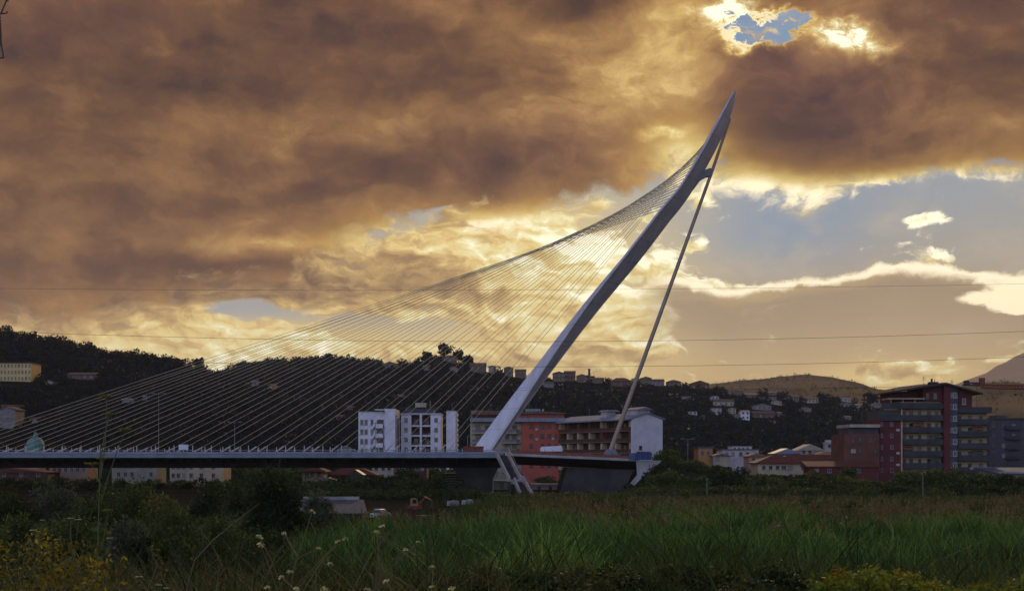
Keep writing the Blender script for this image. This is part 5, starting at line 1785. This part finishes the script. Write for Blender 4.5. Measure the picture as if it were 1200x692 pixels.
GM = 'bushes under the bridge'
for px, yt, wp, Y, lf, lab in ((486, 553, 50, 262, L_MID, 'broad green bush under the deck left of the pier'), (512, 549, 30, 268, L_OLIVE, 'tall olive bush beside the slatted hut'),
                               (455, 566, 36, 255, L_DARK, 'dark bush behind the white car'), (425, 566, 30, 258, L_DARK, 'dark bush by the little grey cottage'), (452, 552, 36, 300, L_MID, 'green bush hiding the foot of the pale row house'), (484, 550, 30, 304, L_DARK, 'dark bush before the dim brown house near the pier'), (400, 566, 22, 262, L_MID, 'small bush by the small cream cottage'),
                               (640, 556, 40, 330, L_MID, 'green bush between the stairs and the abutment'), (655, 582, 22, 242, L_OLIVE, 'small olive bush at the foot of the abutment, left'),
                               (684, 574, 44, 244, L_DARK, 'dark bush at the foot of the abutment, middle'), (714, 579, 30, 243, L_MID, 'low green bush at the foot of the abutment, right'),
                               (560, 586, 26, 240, L_DARK, 'low dark bush at the foot of the pier'), (347, 566, 30, 270, L_DARK, 'dark bush right behind the biggest bush')):
    bush(px, yt, wp, Y, lf, lab, GM, 1800, .34)

GRB = 'bushes along the far right bank'
rb_ = [(745, 566, 30, 252, L_DARK), (766, 553, 34, 253, L_MID), (782, 524, 42, 285, L_MID), (792, 548, 40, 254, L_MID), (812, 536, 40, 280, L_OLIVE), (820, 553, 44, 253, L_MID), (842, 542, 40, 270, L_DARK), (858, 546, 46, 258, L_DARK),
       (884, 555, 42, 252, L_MID), (908, 556, 40, 250, L_OLIVE), (932, 556, 44, 252, L_MID), (958, 549, 34, 256, L_OLIVE), (972, 557, 44, 248, L_OLIVE), (990, 545, 34, 262, L_MID), (1004, 556, 46, 250, L_OLIVE),
       (1030, 558, 44, 249, L_MID), (1056, 549, 46, 252, L_MID), (1076, 544, 44, 255, L_OLIVE), (1102, 541, 52, 256, L_MID), (1128, 544, 50, 254, L_MID), (1154, 546, 50, 252, L_MID), (1180, 551, 50, 250, L_DARK), (1206, 552, 46, 252, L_MID),
       (778, 566, 46, 247, L_MID), (846, 566, 46, 244, L_DARK), (902, 570, 50, 243, L_MID), (1052, 568, 50, 243, L_DARK), (1120, 564, 56, 244, L_DARK), (1172, 566, 54, 244, L_DARK)]
cnt = {}
for px, yt, wp, Y, lf in sorted(rb_, key=lambda b: b[0]):
    f_ = 'front' if Y < 248.5 else ('back' if Y > 260 else 'middle')
    key = (f_, lf.name)
    cnt[key] = cnt.get(key, 0) + 1
    bush(px, yt, wp, Y, lf, '%s %s bush from the left in the %s row of the far right bank' % (ORD[cnt[key] - 1], kindname[lf.name], f_), GRB, 2600, .36, zfun=emb_z, spiky=120)

def scatter(n, x0, x1, y0, y1, dens=None):
    """feet between two photograph columns and two distances, denser near where dens says"""
    out = []
    while sum(len(o) for o in out) < n:
        m = n * 2
        Y = y0 + (y1 - y0) * RNG.random(m)
        px = x0 + (x1 - x0) * RNG.random(m)
        X = (px - 600) * Y / F
        keep = np.ones(m, bool)
        if dens is not None:
            keep = RNG.random(m) < dens(px, Y, X)
        out.append(np.stack([X, Y], 1)[keep])
    return np.concatenate(out)[:n]


# low scrub filling the left bank between the bushes, and over the embankment (nobody could count it)
def scrub(name, n, x0, x1, y0, y1, hmin, hmax, leaf, ls, zf=ground_z, q=60):
    p = scatter(n, x0, x1, y0, y1)
    out = []
    for X, Y in p:
        h = random.uniform(hmin, hmax)
        r = h * random.uniform(.7, 1.2)
        C = clump_points(q, [(0, 0, h * .45, r, r, h * .5), (r * .5, 0, h * .7, r * .5, r * .5, h * .3)], .4)
        out.append(leaf_quads(C, ls) + np.array([X, Y, zf(X, Y)]))
    setting(quads_object(name, np.concatenate(out), leaf), 'stuff')


scrub('tree_belt_undergrowth', 60, -60, 300, 300, 326, 1.4, 3.0, L_DARK, .40, q=220)
scrub('tree_belt_undergrowth', 24, -60, 300, 296, 320, .8, 2.6, L_OLIVE, .40, q=220)
scrub('undergrowth', 900, -60, 360, 62, 150, .7, 2.0, L_DARK, .16)
scrub('undergrowth', 380, -60, 360, 90, 150, .9, 2.6, L_MID, .18)
scrub('undergrowth', 260, -60, 340, 110, 150, .9, 2.6, L_GREY, .18)
scrub('undergrowth', 420, 290, 560, 236, 268, .6, 2.2, L_DARK, .30)
scrub('undergrowth', 34, 345, 535, 262, 284, 2.0, 4.2, L_DARK, .34, q=240)
scrub('undergrowth', 18, 345, 535, 258, 280, 1.8, 4.4, L_MID, .34, q=240)
scrub('tree_belt_undergrowth', 46, 262, 562, 352, 376, 4.6, 6.6, L_DARK, .55, q=260)
scrub('tree_belt_undergrowth', 26, 262, 562, 350, 372, 4.2, 6.0, L_MID, .5, q=260)
scrub('undergrowth', 300, 728, 1000, 250, 276, .5, 1.4, L_DARK, .30, emb_z)
scrub('undergrowth', 420, 730, 1230, 240, 252, .9, 2.4, L_MID, .28, emb_z)
scrub('undergrowth', 200, 730, 1230, 240, 252, .9, 2.8, L_OLIVE, .28, emb_z)
scrub('undergrowth', 160, 560, 760, 238, 246, .5, 1.4, L_OLIVE, .26, emb_z)

# thin posts along the path on the far bank
for i, (px, yt, lab) in enumerate(((828.5, 561, 'thin grey fence post on the far bank, left one of two'), (1081.5, 557, 'thin grey fence post on the far bank, right one of two'))):
    t = thing('fence_post', lab, 'post', (WX(px, 236), 236, 0), 0, 'far bank posts')
    MB().tube([(0, 0, -.3), (0, 0, WZ(yt, 236))], .07, 6).build('shaft', M_GALV, t)
    MB().box(-.12, .12, -.12, .12, WZ(yt, 236) + .003, WZ(yt, 236) + .12).build('cap', M_GALV, t)
wl = MB()
for k in range(60):
    px = 735 + 8.2 * k
    wl.box(WX(px, 237), WX(px + 8.0, 237), 237, 237.25, -.5, .55 + .03 * math.sin(k * 1.7))
tag(wl.build('kerb_wall', M_CONCD), 'low dark concrete wall along the foot of the far bushes', 'wall')


# ------------------------------------------------------------------ reeds and grass
def blades(name, pts, h, w, leaf, lean=.35, hvar=.4, seg=3, plume=None, zf=ground_z):
    """pts: (n, 2) feet; each blade is a bent strip"""
    n = len(pts)
    z = np.array([zf(x, y) for x, y in pts]) - .05
    H = h * (1 - hvar + hvar * 2 * RNG.random(n)) if np.isscalar(h) else h * (1 - hvar + hvar * 2 * RNG.random(n))
    a = RNG.random(n) * 2 * math.pi
    d = np.stack([np.cos(a), np.sin(a)], 1) * (lean * (.3 + RNG.random(n)))[:, None]
    b = RNG.random(n) * math.pi
    side = np.stack([np.cos(b), np.sin(b), np.zeros(n)], 1) * (w / 2)
    base = np.concatenate([np.asarray(pts), z[:, None]], 1)
    cs = []
    for k in range(seg + 1):
        t = k / seg
        p = base + np.concatenate([d * (H * t ** 2)[:, None], (H * (t - .18 * t ** 3))[:, None]], 1)
        cs.append((p, 1 - t ** 1.5 * .85))
    qs = []
    for (p, wa), (q, wb) in zip(cs, cs[1:]):
        qs.append(np.stack([p - side * wa, p + side * wa, q + side * wb, q - side * wb], 1))
    Q = np.stack(qs, 1)               # n, seg, 4, 3
    V = np.zeros((n, (seg + 1) * 2, 3), np.float32)
    for k, (p, wa) in enumerate(cs):
        V[:, 2 * k] = p - side * wa
        V[:, 2 * k + 1] = p + side * wa
    me = bpy.data.meshes.new(name)
    nv = (seg + 1) * 2
    me.vertices.add(n * nv)
    me.vertices.foreach_set('co', V.reshape(-1))
    fi = np.array([[2 * k, 2 * k + 1, 2 * k + 3, 2 * k + 2] for k in range(seg)])
    idx = (np.arange(n)[:, None, None] * nv + fi[None]).reshape(-1).astype(np.int32)
    me.loops.add(len(idx))
    me.loops.foreach_set('vertex_index', idx)
    me.polygons.add(n * seg)
    me.polygons.foreach_set('loop_start', np.arange(0, len(idx), 4, dtype=np.int32))
    me.update(calc_edges=True)
    me.materials.append(leaf)
    return setting(link(name, me), 'stuff'), cs[-1][0]


def patch(s, seed=0.0, lo=.0):
    def f(px, Y, X):
        v = np.sin(X * s + seed) * np.cos(Y * s * .8 + seed) + .6 * np.sin(X * s * 2.7 + 1 + seed) * np.sin(Y * s * 2.1 + seed) + .4 * np.sin(X * s * 6.1 + seed)
        return np.clip(.5 + .42 * v, lo, 1)
    return f


def hmap(pts, h, s, seed):
    X, Y = pts[:, 0], pts[:, 1]
    v = np.sin(X * s + seed) * np.cos(Y * s * .8 + seed) + .6 * np.sin(X * s * 2.7 + 1 + seed) * np.sin(Y * s * 2.1)
    return h * (1 + .22 * v)


def clumps(nc, per, x0, x1, y0, y1, spread, dens=None, edge=None):
    """tussocks: feet gathered round nc centres, each tussock with its own vigour"""
    c = scatter(nc, x0, x1, y0, y1, dens)
    if edge is not None:
        c = c[edge(c)]
    k = np.clip(RNG.normal(1.0, .3, len(c)), .45, 1.75)
    n = np.maximum(4, (per * k * (.5 + RNG.random(len(c))))).astype(int)
    idx = np.repeat(np.arange(len(c)), n)
    p = c[idx] + RNG.normal(size=(len(idx), 2)) * spread * (.6 + .5 * k[idx])[:, None]
    return p, k[idx]


def inlet(c):
    X, Y = c[:, 0], c[:, 1]
    return Y < 127 + 10 * np.sin(X * .09) + 7 * np.sin(X * .31 + 1) + 4 * np.sin(X * .9) + RNG.normal(size=len(c)) * 4


# dry golden grass of the river flats, green growth running into it
p, k = clumps(1500, 15, 540, 1290, 130, 234, .8, patch(.12, 1.0, .1))
keep = RNG.random(len(p)) < np.clip((600 + p[:, 0] * F / p[:, 1] - 560 - 40 * np.sin(p[:, 1] * .2)) / 120, 0, 1)
p, k = p[keep], k[keep]
blades('dry_grass', p, .95 * k, .085, L_DRY, .35)
p, k = clumps(1500, 13, 480, 1290, 134, 236, .8, patch(.10, 4.0, .06))
blades('green_grass', p, 1.0 * k, .10, L_MID, .35)
p, k = clumps(420, 12, 540, 1290, 150, 230, .7, patch(.2, 7.0, .0))
blades('dark_sedge_grass', p, 1.3 * k, .16, L_DARK, .45)
p, k = clumps(260, 9, 600, 1290, 132, 190, .6, patch(.3, 2.0, .05))
o, tips = blades('plumed_reeds', p, 1.9 * k, .06, L_DRY, .25)
C = np.concatenate([tips + np.array([0, 0, -.12 * q]) + RNG.normal(size=tips.shape) * .05 for q in range(5)])
setting(quads_object('reed_plumes_grass', leaf_quads(C, .16, .0, 2.4), L_PLUME), 'stuff')
# the green reed belt: tussock beside tussock, ragged at both edges
p, k = clumps(1500, 26, 400, 1300, 84, 142, .55, patch(.16, 3.0, .08), inlet)
blades('reed_belt_grass', p, hmap(p, 1.9, .13, 5) * k, .13, L_REED, .38, hvar=.3, seg=4)
p, k = clumps(460, 26, 330, 1300, 62, 96, .5, patch(.2, 6.0, .02))
blades('reed_belt_grass', p, 1.75 * k, .10, L_REED, .42, hvar=.3, seg=4)
p, k = clumps(120, 12, 420, 1300, 104, 136, .45, patch(.3, 9.0, .1))
o, tips = blades('tall_cane_reeds', p, 2.3 * np.minimum(k, 1.3), .07, L_REEDB, .16, hvar=.15, seg=4)
C = np.concatenate([tips + np.array([0, 0, -.10 * q]) + RNG.normal(size=tips.shape) * .04 for q in range(5)])
setting(quads_object('reed_plumes_grass', leaf_quads(C, .13, .0, 2.6), L_PLUME), 'stuff')
scrub('field_scrub_undergrowth', 70, 440, 1290, 86, 146, .8, 2.2, L_DARK, .16, q=160)
scrub('field_scrub_undergrowth', 46, 440, 1290, 90, 146, .8, 2.0, L_OLIVE, .16, q=160)
scrub('field_scrub_undergrowth', 50, 640, 1290, 150, 230, .6, 1.6, L_DARK, .22, q=140)
# brighter reeds nearer the middle
p, k = clumps(110, 90, 545, 706, 34, 62, .6, patch(.7, 2.0, .1))
hh = np.clip(2.5 - np.abs(600 + p[:, 0] * F / p[:, 1] - 640) / 60, .9, 3) * (.55 + .45 * k)
blades('tall_grass', p, hh, .07, L_REEDB, .34, hvar=.45, seg=4)
p, k = clumps(34, 90, 545, 700, 44, 62, .5, patch(.7, 5.0, .1))
blades('tall_grass', p, 2.0 * np.minimum(k, 1.2), .065, L_REED, .34, hvar=.4, seg=4)
p, k = clumps(180, 30, 330, 570, 58, 104, .5, patch(.35, 5.0, .15))
blades('tall_grass', p, 1.9 * k, .075, L_REEDB, .42, hvar=.3, seg=4)
# rough grass on the near bank
p, k = clumps(1300, 24, -60, 1300, 13, 66, .35, patch(.4, 8.0, .2))
blades('bank_grass', p, .95 * k, .026, L_OLIVE, .55, seg=4)
p, k = clumps(640, 24, -60, 1300, 13, 60, .35, patch(.35, 2.0, .1))
blades('bank_grass', p, 1.2 * k, .03, L_DARK, .55, seg=4)
p, k = clumps(260, 18, -60, 640, 9, 34, .25, patch(.5, 12.0, .1))
blades('dead_grass', p, .95 * k, .014, L_DRY, .55, seg=4)
p, k = clumps(90, 11, -40, 300, 10, 24, .25)
blades('wild_grass', p, 1.15 * np.minimum(k, 1.3), .012, L_GREY, .45, seg=5)
p, k = clumps(120, 12, 640, 1240, 18, 34, .3)
blades('wild_grass', p, 1.5 * k, .02, L_MID, .5, seg=5)


# ------------------------------------------------------------------ near weeds
def weed_leaves(mb_pts, stalk, n, size, spread, zlo, zhi):
    """leaf positions hugging a stalk polyline"""
    out = []
    for _ in range(n):
        t = random.uniform(zlo, zhi)
        i = min(int(t * (len(stalk) - 1)), len(stalk) - 2)
        f = t * (len(stalk) - 1) - i
        p = Vector(stalk[i]).lerp(Vector(stalk[i + 1]), f)
        a = random.random() * 6.28
        s = spread * random.random()
        out.append((p.x + math.cos(a) * s, p.y + math.sin(a) * s, p.z + random.uniform(-.02, .02)))
    return np.array(out)


# yellow-leaved weeds in the lower left corner
ylist = []
for i in range(22):
    px = -14 + 7.0 * i + random.uniform(-3, 3)
    Y = random.uniform(3.6, 6.4)
    yt = 612 + (0 if px < 40 else (px - 40) * .42) + random.uniform(0, 34)
    ylist.append((px, yt, Y))
ylist.sort()
for i, (px, yt, Y) in enumerate(ylist):
    X = WX(px, Y)
    zb = ground_z(X, Y)
    zt_ = WZ(yt, Y)
    t = thing('yellow_weed', 'yellow-leaved weed in the lower left corner, %s from the left' % ORD[i], 'weed', (X, Y, zb), 0, 'yellow weeds in the lower left')
    H = zt_ - zb
    stalk = [(0, 0, 0), (random.uniform(-.03, .03), random.uniform(-.03, .03), H * .5), (random.uniform(-.07, .07), random.uniform(-.05, .05), H)]
    sm = MB().tube(stalk, [.004, .003, .0015], 5)
    for k in range(5):
        q = Vector(stalk[1]).lerp(Vector(stalk[2]), random.uniform(-.2, .8))
        a = random.random() * 6.28
        e = q + Vector((math.cos(a) * .12, math.sin(a) * .12, random.uniform(.08, .2)))
        sm.tube([q, e], [.003, .0015], 4)
    sm.build('stem', M_STALK, t)
    C = weed_leaves(None, stalk, 620, 0, .10, .25, 1.0)
    quads_object('foliage', leaf_quads(C, .0125, .1, 1.8), L_YEL if i % 3 else L_OLIVE, t)


def bend(p, q, k=3, amt=.03):
    p, q = Vector(p), Vector(q)
    L = (q - p).length
    o = Vector((random.uniform(-1, 1), random.uniform(-1, 1), random.uniform(-.2, 1))) * amt * L
    return [p.lerp(q, i / k) + o * math.sin(math.pi * i / k) for i in range(k + 1)]


def flower_head(parent, p, s):
    """a ragged cream head: a cup of small petals over a green base"""
    n = 26
    a = RNG.random(n) * 6.28
    r = np.sqrt(RNG.random(n)) * s
    C = np.stack([np.cos(a) * r, np.sin(a) * r, .35 * s * (1 - (r / s) ** 2) + RNG.normal(size=n) * .12 * s], 1)
    h = quads_object('flower_head', leaf_quads(C, s * .75, .5, 1.3), M_PETAL, parent)
    h.location = p
    h.rotation_euler = (random.uniform(-.6, .6), random.uniform(-.5, .5), 0)
    MB().loft([[(rr * math.cos(2 * math.pi * i / 8), rr * math.sin(2 * math.pi * i / 8), zz) for i in range(8)] for rr, zz in ((.15 * s, -.7 * s), (.45 * s, -.4 * s), (.5 * s, -.05 * s))]).build('calyx', M_STALKG, h)


def flower_weed(label, base, heads, Y, s=.0092, leaves=60):
    X = WX(base[0], Y)
    zb = ground_z(X, Y)
    t = thing('flowering_weed', label, 'wild flower', (X, Y, zb), 0, 'cream-flowered weeds')
    root = Vector((0, 0, 0))
    fork = Vector((WX(base[0], Y) - X, 0, WZ(base[1], Y) - zb))
    sm = MB().tube(bend(root, fork, 3, .01), [.0034, .003, .0028, .0024], 6)
    for (hx, hy, fx, fy) in heads:
        dy = random.uniform(-.12, .12)
        f = Vector((WX(fx, Y) - X, dy * .3, WZ(fy, Y) - zb))
        e = Vector((WX(hx, Y + dy) - X, dy, WZ(hy, Y + dy) - zb))
        if (f - fork).length > .01:
            sm.tube(bend(fork, f, 2, .02), [.0022, .002, .0018], 5)
        pts = bend(f, e, 4, .05)
        sm.tube(pts, [.0018, .0016, .0015, .0013, .0012], 5)
        flower_head(t, e, s * random.uniform(.8, 1.2))
    sm.build('stem', M_STALK, t)
    C = weed_leaves(None, [root, fork], leaves, 0, .06, .1, 1.0)
    quads_object('foliage', leaf_quads(C, .022, .1, 1.9), L_OLIVE, t)


flower_weed('cream-flowered weed with two heads on a bare stem right of the big dark bush', (334, 712), [(303.6, 628.8, 334, 692), (305, 638, 326, 690), (313, 688, 330, 700)], 3.6)
flower_weed('widely branching cream-flowered weed reaching up in the middle of its group', (338, 704), [(334, 625, 348, 652), (373, 642, 347, 655), (340, 670, 343, 680), (366, 599, 350, 645), (396.5, 634, 342, 690)], 3.9)
flower_weed('small cream-flowered weed low between its two tall neighbours', (383, 712), [(330, 676, 352, 700), (387, 660.5, 400, 686), (379, 690, 384, 704), (348, 690, 360, 705)], 3.4)
flower_weed('tall cream-flowered weed with five heads on a forked stem', (439, 704), [(405.5, 631, 437, 678), (441.5, 623, 444, 670), (448, 616.6, 445, 640), (475, 643.6, 447, 672), (490, 635, 447, 674)], 4.1)
flower_weed('short cream-flowered weed left of the bottom centre', (462, 716), [(452, 681, 462, 702), (430, 690, 452, 706)], 3.3)
flower_weed('rightmost cream-flowered weed with a wide flat head', (504, 716), [(507, 664, 506, 684), (506, 687, 504, 700), (530, 689, 508, 704)], 3.7)

# pale umbels and the tall thin stalk on the left
def umbel_weed(label, px, ytop, Y, heads, group='umbel weeds on the left', s=.02, leaves=70, leaf=None):
    X = WX(px, Y)
    zb = ground_z(X, Y)
    t = thing('umbel_weed', label, 'wild flower', (X, Y, zb), 0, group)
    top = Vector((0, 0, WZ(ytop, Y) - zb))
    sm = MB().tube(bend((0, 0, 0), top, 5, .012), [.0048, .0044, .004, .003, .0022, .0016], 6)
    for hx, hy, fy in heads:
        f = Vector((0, 0, WZ(fy, Y) - zb))
        e = Vector((WX(hx, Y) - X, random.uniform(-.05, .05), WZ(hy, Y) - zb))
        sm.tube(bend(f, e, 3, .06), [.002, .0018, .0015, .0012], 5)
        um = MB()
        n = 16
        C = []
        for k in range(n):
            a = k * 2.4
            r = s * math.sqrt((k + .5) / n)
            q = (math.cos(a) * r, math.sin(a) * r, s * .45)
            um.tube([(0, 0, 0), q], .0007, 3)
            for _ in range(4):
                C.append((q[0] + random.uniform(-.2, .2) * s, q[1] + random.uniform(-.2, .2) * s, q[2] + random.uniform(0, .1) * s))
        h = quads_object('umbel', leaf_quads(np.array(C), s * .3, .5, 1.2), leaf or M_PETAL, t)
        h.location = e
        um.build('rays', M_STALKG, h)
    sm.build('stem', M_STALKG, t)
    C = weed_leaves(None, [(0, 0, 0), tuple(top)], leaves, 0, .05, .1, .9)
    quads_object('foliage', leaf_quads(C, .02, .1, 2.2), L_OLIVE, t)


umbel_weed('very tall thin stalk with yellowish wisps crossing the deck and stays at the left', 118, 520, 4.0,
           [(126, 467, 560), (152, 506, 590), (122, 540, 555), (106, 546, 570), (131, 600, 645), (128, 430 + 58, 556)], s=.02, leaf=L_LIME, leaves=50)
umbel_weed('cream umbel weed with two flat heads above the yellow leaves', 86, 640, 6.0, [(79.5, 609, 655), (92.5, 610, 660)], s=.016)
umbel_weed('cream umbel weed at the left with a single high head', 44, 650, 6.0, [(45, 611, 660), (43, 624, 664)], s=.012)
umbel_weed('cream umbel weed right of the tall thin stalk', 127, 650, 5.5, [(127, 632, 668), (124, 667, 690), (110, 664, 690)], s=.014)
umbel_weed('low cream umbel weed in the yellow leaves near the corner', 64, 660, 5.2, [(64, 634, 678), (42, 622, 690)], s=.014)
umbel_weed('low cream umbel weed at the bottom left of the flowering weeds', 184, 700, 4.2, [(185, 687, 706), (196, 690, 708), (163, 677, 706)], s=.012)

bs = thing('bent_stalk', 'long bare stalk leaning up right across the biggest dark bush', 'stalk', (WX(216, 4.4), 4.4, ground_z(WX(216, 4.4), 4.4)))
q = lambda x_, y_: (WX(x_, 4.4) - bs.location.x, 0, WZ(y_, 4.4) - bs.location.z)
MB().tube([(0, 0, 0), q(219, 690), q(228, 656), q(250, 632), q(276, 611), q(303, 590)], [.0034, .003, .0028, .0024, .002, .001], 6).build('stem', M_STALK, bs)
quads_object('leaf', leaf_quads(np.array([q(275, 611)]), .013, .6, 3.4), L_GREY, bs)
for (lab, pts) in (('short bare stalk standing left of the leaning long stalk', ((165, 712), (184, 664), (176, 640))), ('short crooked bare stalk in the brown grass right of the yellow weeds', ((212, 716), (190, 676), (183, 655))), ('thin dry stalk leaning right at the lower left', ((248, 715), (254, 690), (258, 660)))):
    X0 = WX(pts[0][0], 4.2)
    z0 = ground_z(X0, 4.2)
    t = thing('dry_stalk', lab, 'stalk', (X0, 4.2, z0), 0, 'short dry stalks')
    MB().tube([(0, 0, 0)] + [(WX(a, 4.2) - X0, 0, WZ(b, 4.2) - z0) for a, b in pts], [.004, .0035, .003, .0015], 6).build('stem', M_STALK, t)
    quads_object('foliage', leaf_quads(weed_leaves(None, [(0, 0, 0)] + [(WX(a, 4.2) - X0, 0, WZ(b, 4.2) - z0) for a, b in pts], 40, 0, .03, .3, 1.0), .008, .3, 2.5), L_DRY, t)

# lime-leaved shrubs at the lower right
llist = []
for i in range(26):
    px = 955 + 10.5 * i + random.uniform(-4, 4)
    Y = random.uniform(9, 15)
    yt = 676 - 9 * math.sin((px - 960) / 38.0) + random.uniform(-6, 8) + (14 if px < 985 else 0)
    llist.append((px, yt, Y))
for i, (px, yt, Y) in enumerate(sorted(llist)):
    X = WX(px, Y)
    zb = ground_z(X, Y)
    t = thing('leafy_weed', 'yellow-green leafy weed along the lower right edge, %s from the left' % ORD[i], 'weed', (X, Y, zb), 0, 'leafy weeds at the lower right')
    H = WZ(yt, Y) - zb
    es = [(random.uniform(-.18, .18), random.uniform(-.2, .2), H * f_, .2, .2, .16) for f_ in (.55, .7, .82, .9)]
    quads_object('foliage', leaf_quads(clump_points(1000, es, .2), .036, .35, 1.6), L_LIME if i % 3 else L_YEL, t)
    sm = MB()
    for e in es:
        sm.tube([(0, 0, 0), (e[0] * .6, e[1] * .6, e[2] * .6), (e[0], e[1], e[2] + .1)], [.008, .006, .002], 5)
    sm.build('stem', M_STALKG, t)
# darker brownish weeds between
dl = []
for i in range(24):
    px = 560 + 18 * i + random.uniform(-6, 6)
    dl.append((px, 668 + random.uniform(-8, 14), random.uniform(12, 19)))
for i, (px, yt, Y) in enumerate(sorted(dl)):
    X = WX(px, Y)
    zb = ground_z(X, Y)
    t = thing('bank_weed', 'dim olive weed on the dark bank at the bottom, %s from the left' % ORD[i], 'weed', (X, Y, zb), 0, 'dim weeds along the bottom')
    H = WZ(yt, Y) - zb
    es = [(random.uniform(-.3, .3), random.uniform(-.3, .3), H * f_, .24, .24, .14) for f_ in (.6, .75, .88, .95)]
    quads_object('foliage', leaf_quads(clump_points(900, es, .2), .036, .35, 1.6), L_OLIVE if i % 3 else L_DARK, t)
    sm = MB()
    for e in es:
        sm.tube([(0, 0, 0), (e[0] * .6, e[1] * .6, e[2] * .6), (e[0], e[1], e[2] + .1)], [.008, .006, .002], 5)
    sm.build('stem', M_STALKG, t)
# ------------------------------------------------------------------ air
def haze(density, color, aniso):
    hz = MB().box(-9200, 9200, -80, 9200, -5, 640).build('haze', M_SOIL)
    hz.data.materials.clear()
    m = bpy.data.materials.new('haze_air')
    m.use_nodes = True
    t = m.node_tree
    t.nodes.clear()
    out = t.nodes.new('ShaderNodeOutputMaterial')
    v = t.nodes.new('ShaderNodeVolumePrincipled')
    v.inputs['Color'].default_value = (*color, 1)
    v.inputs['Density'].default_value = density
    v.inputs['Anisotropy'].default_value = aniso
    t.links.new(v.outputs[0], out.inputs['Volume'])
    hz.data.materials.append(m)
    setting(hz, 'stuff')
haze(5.0e-5, (.92, .93, .97), .0)
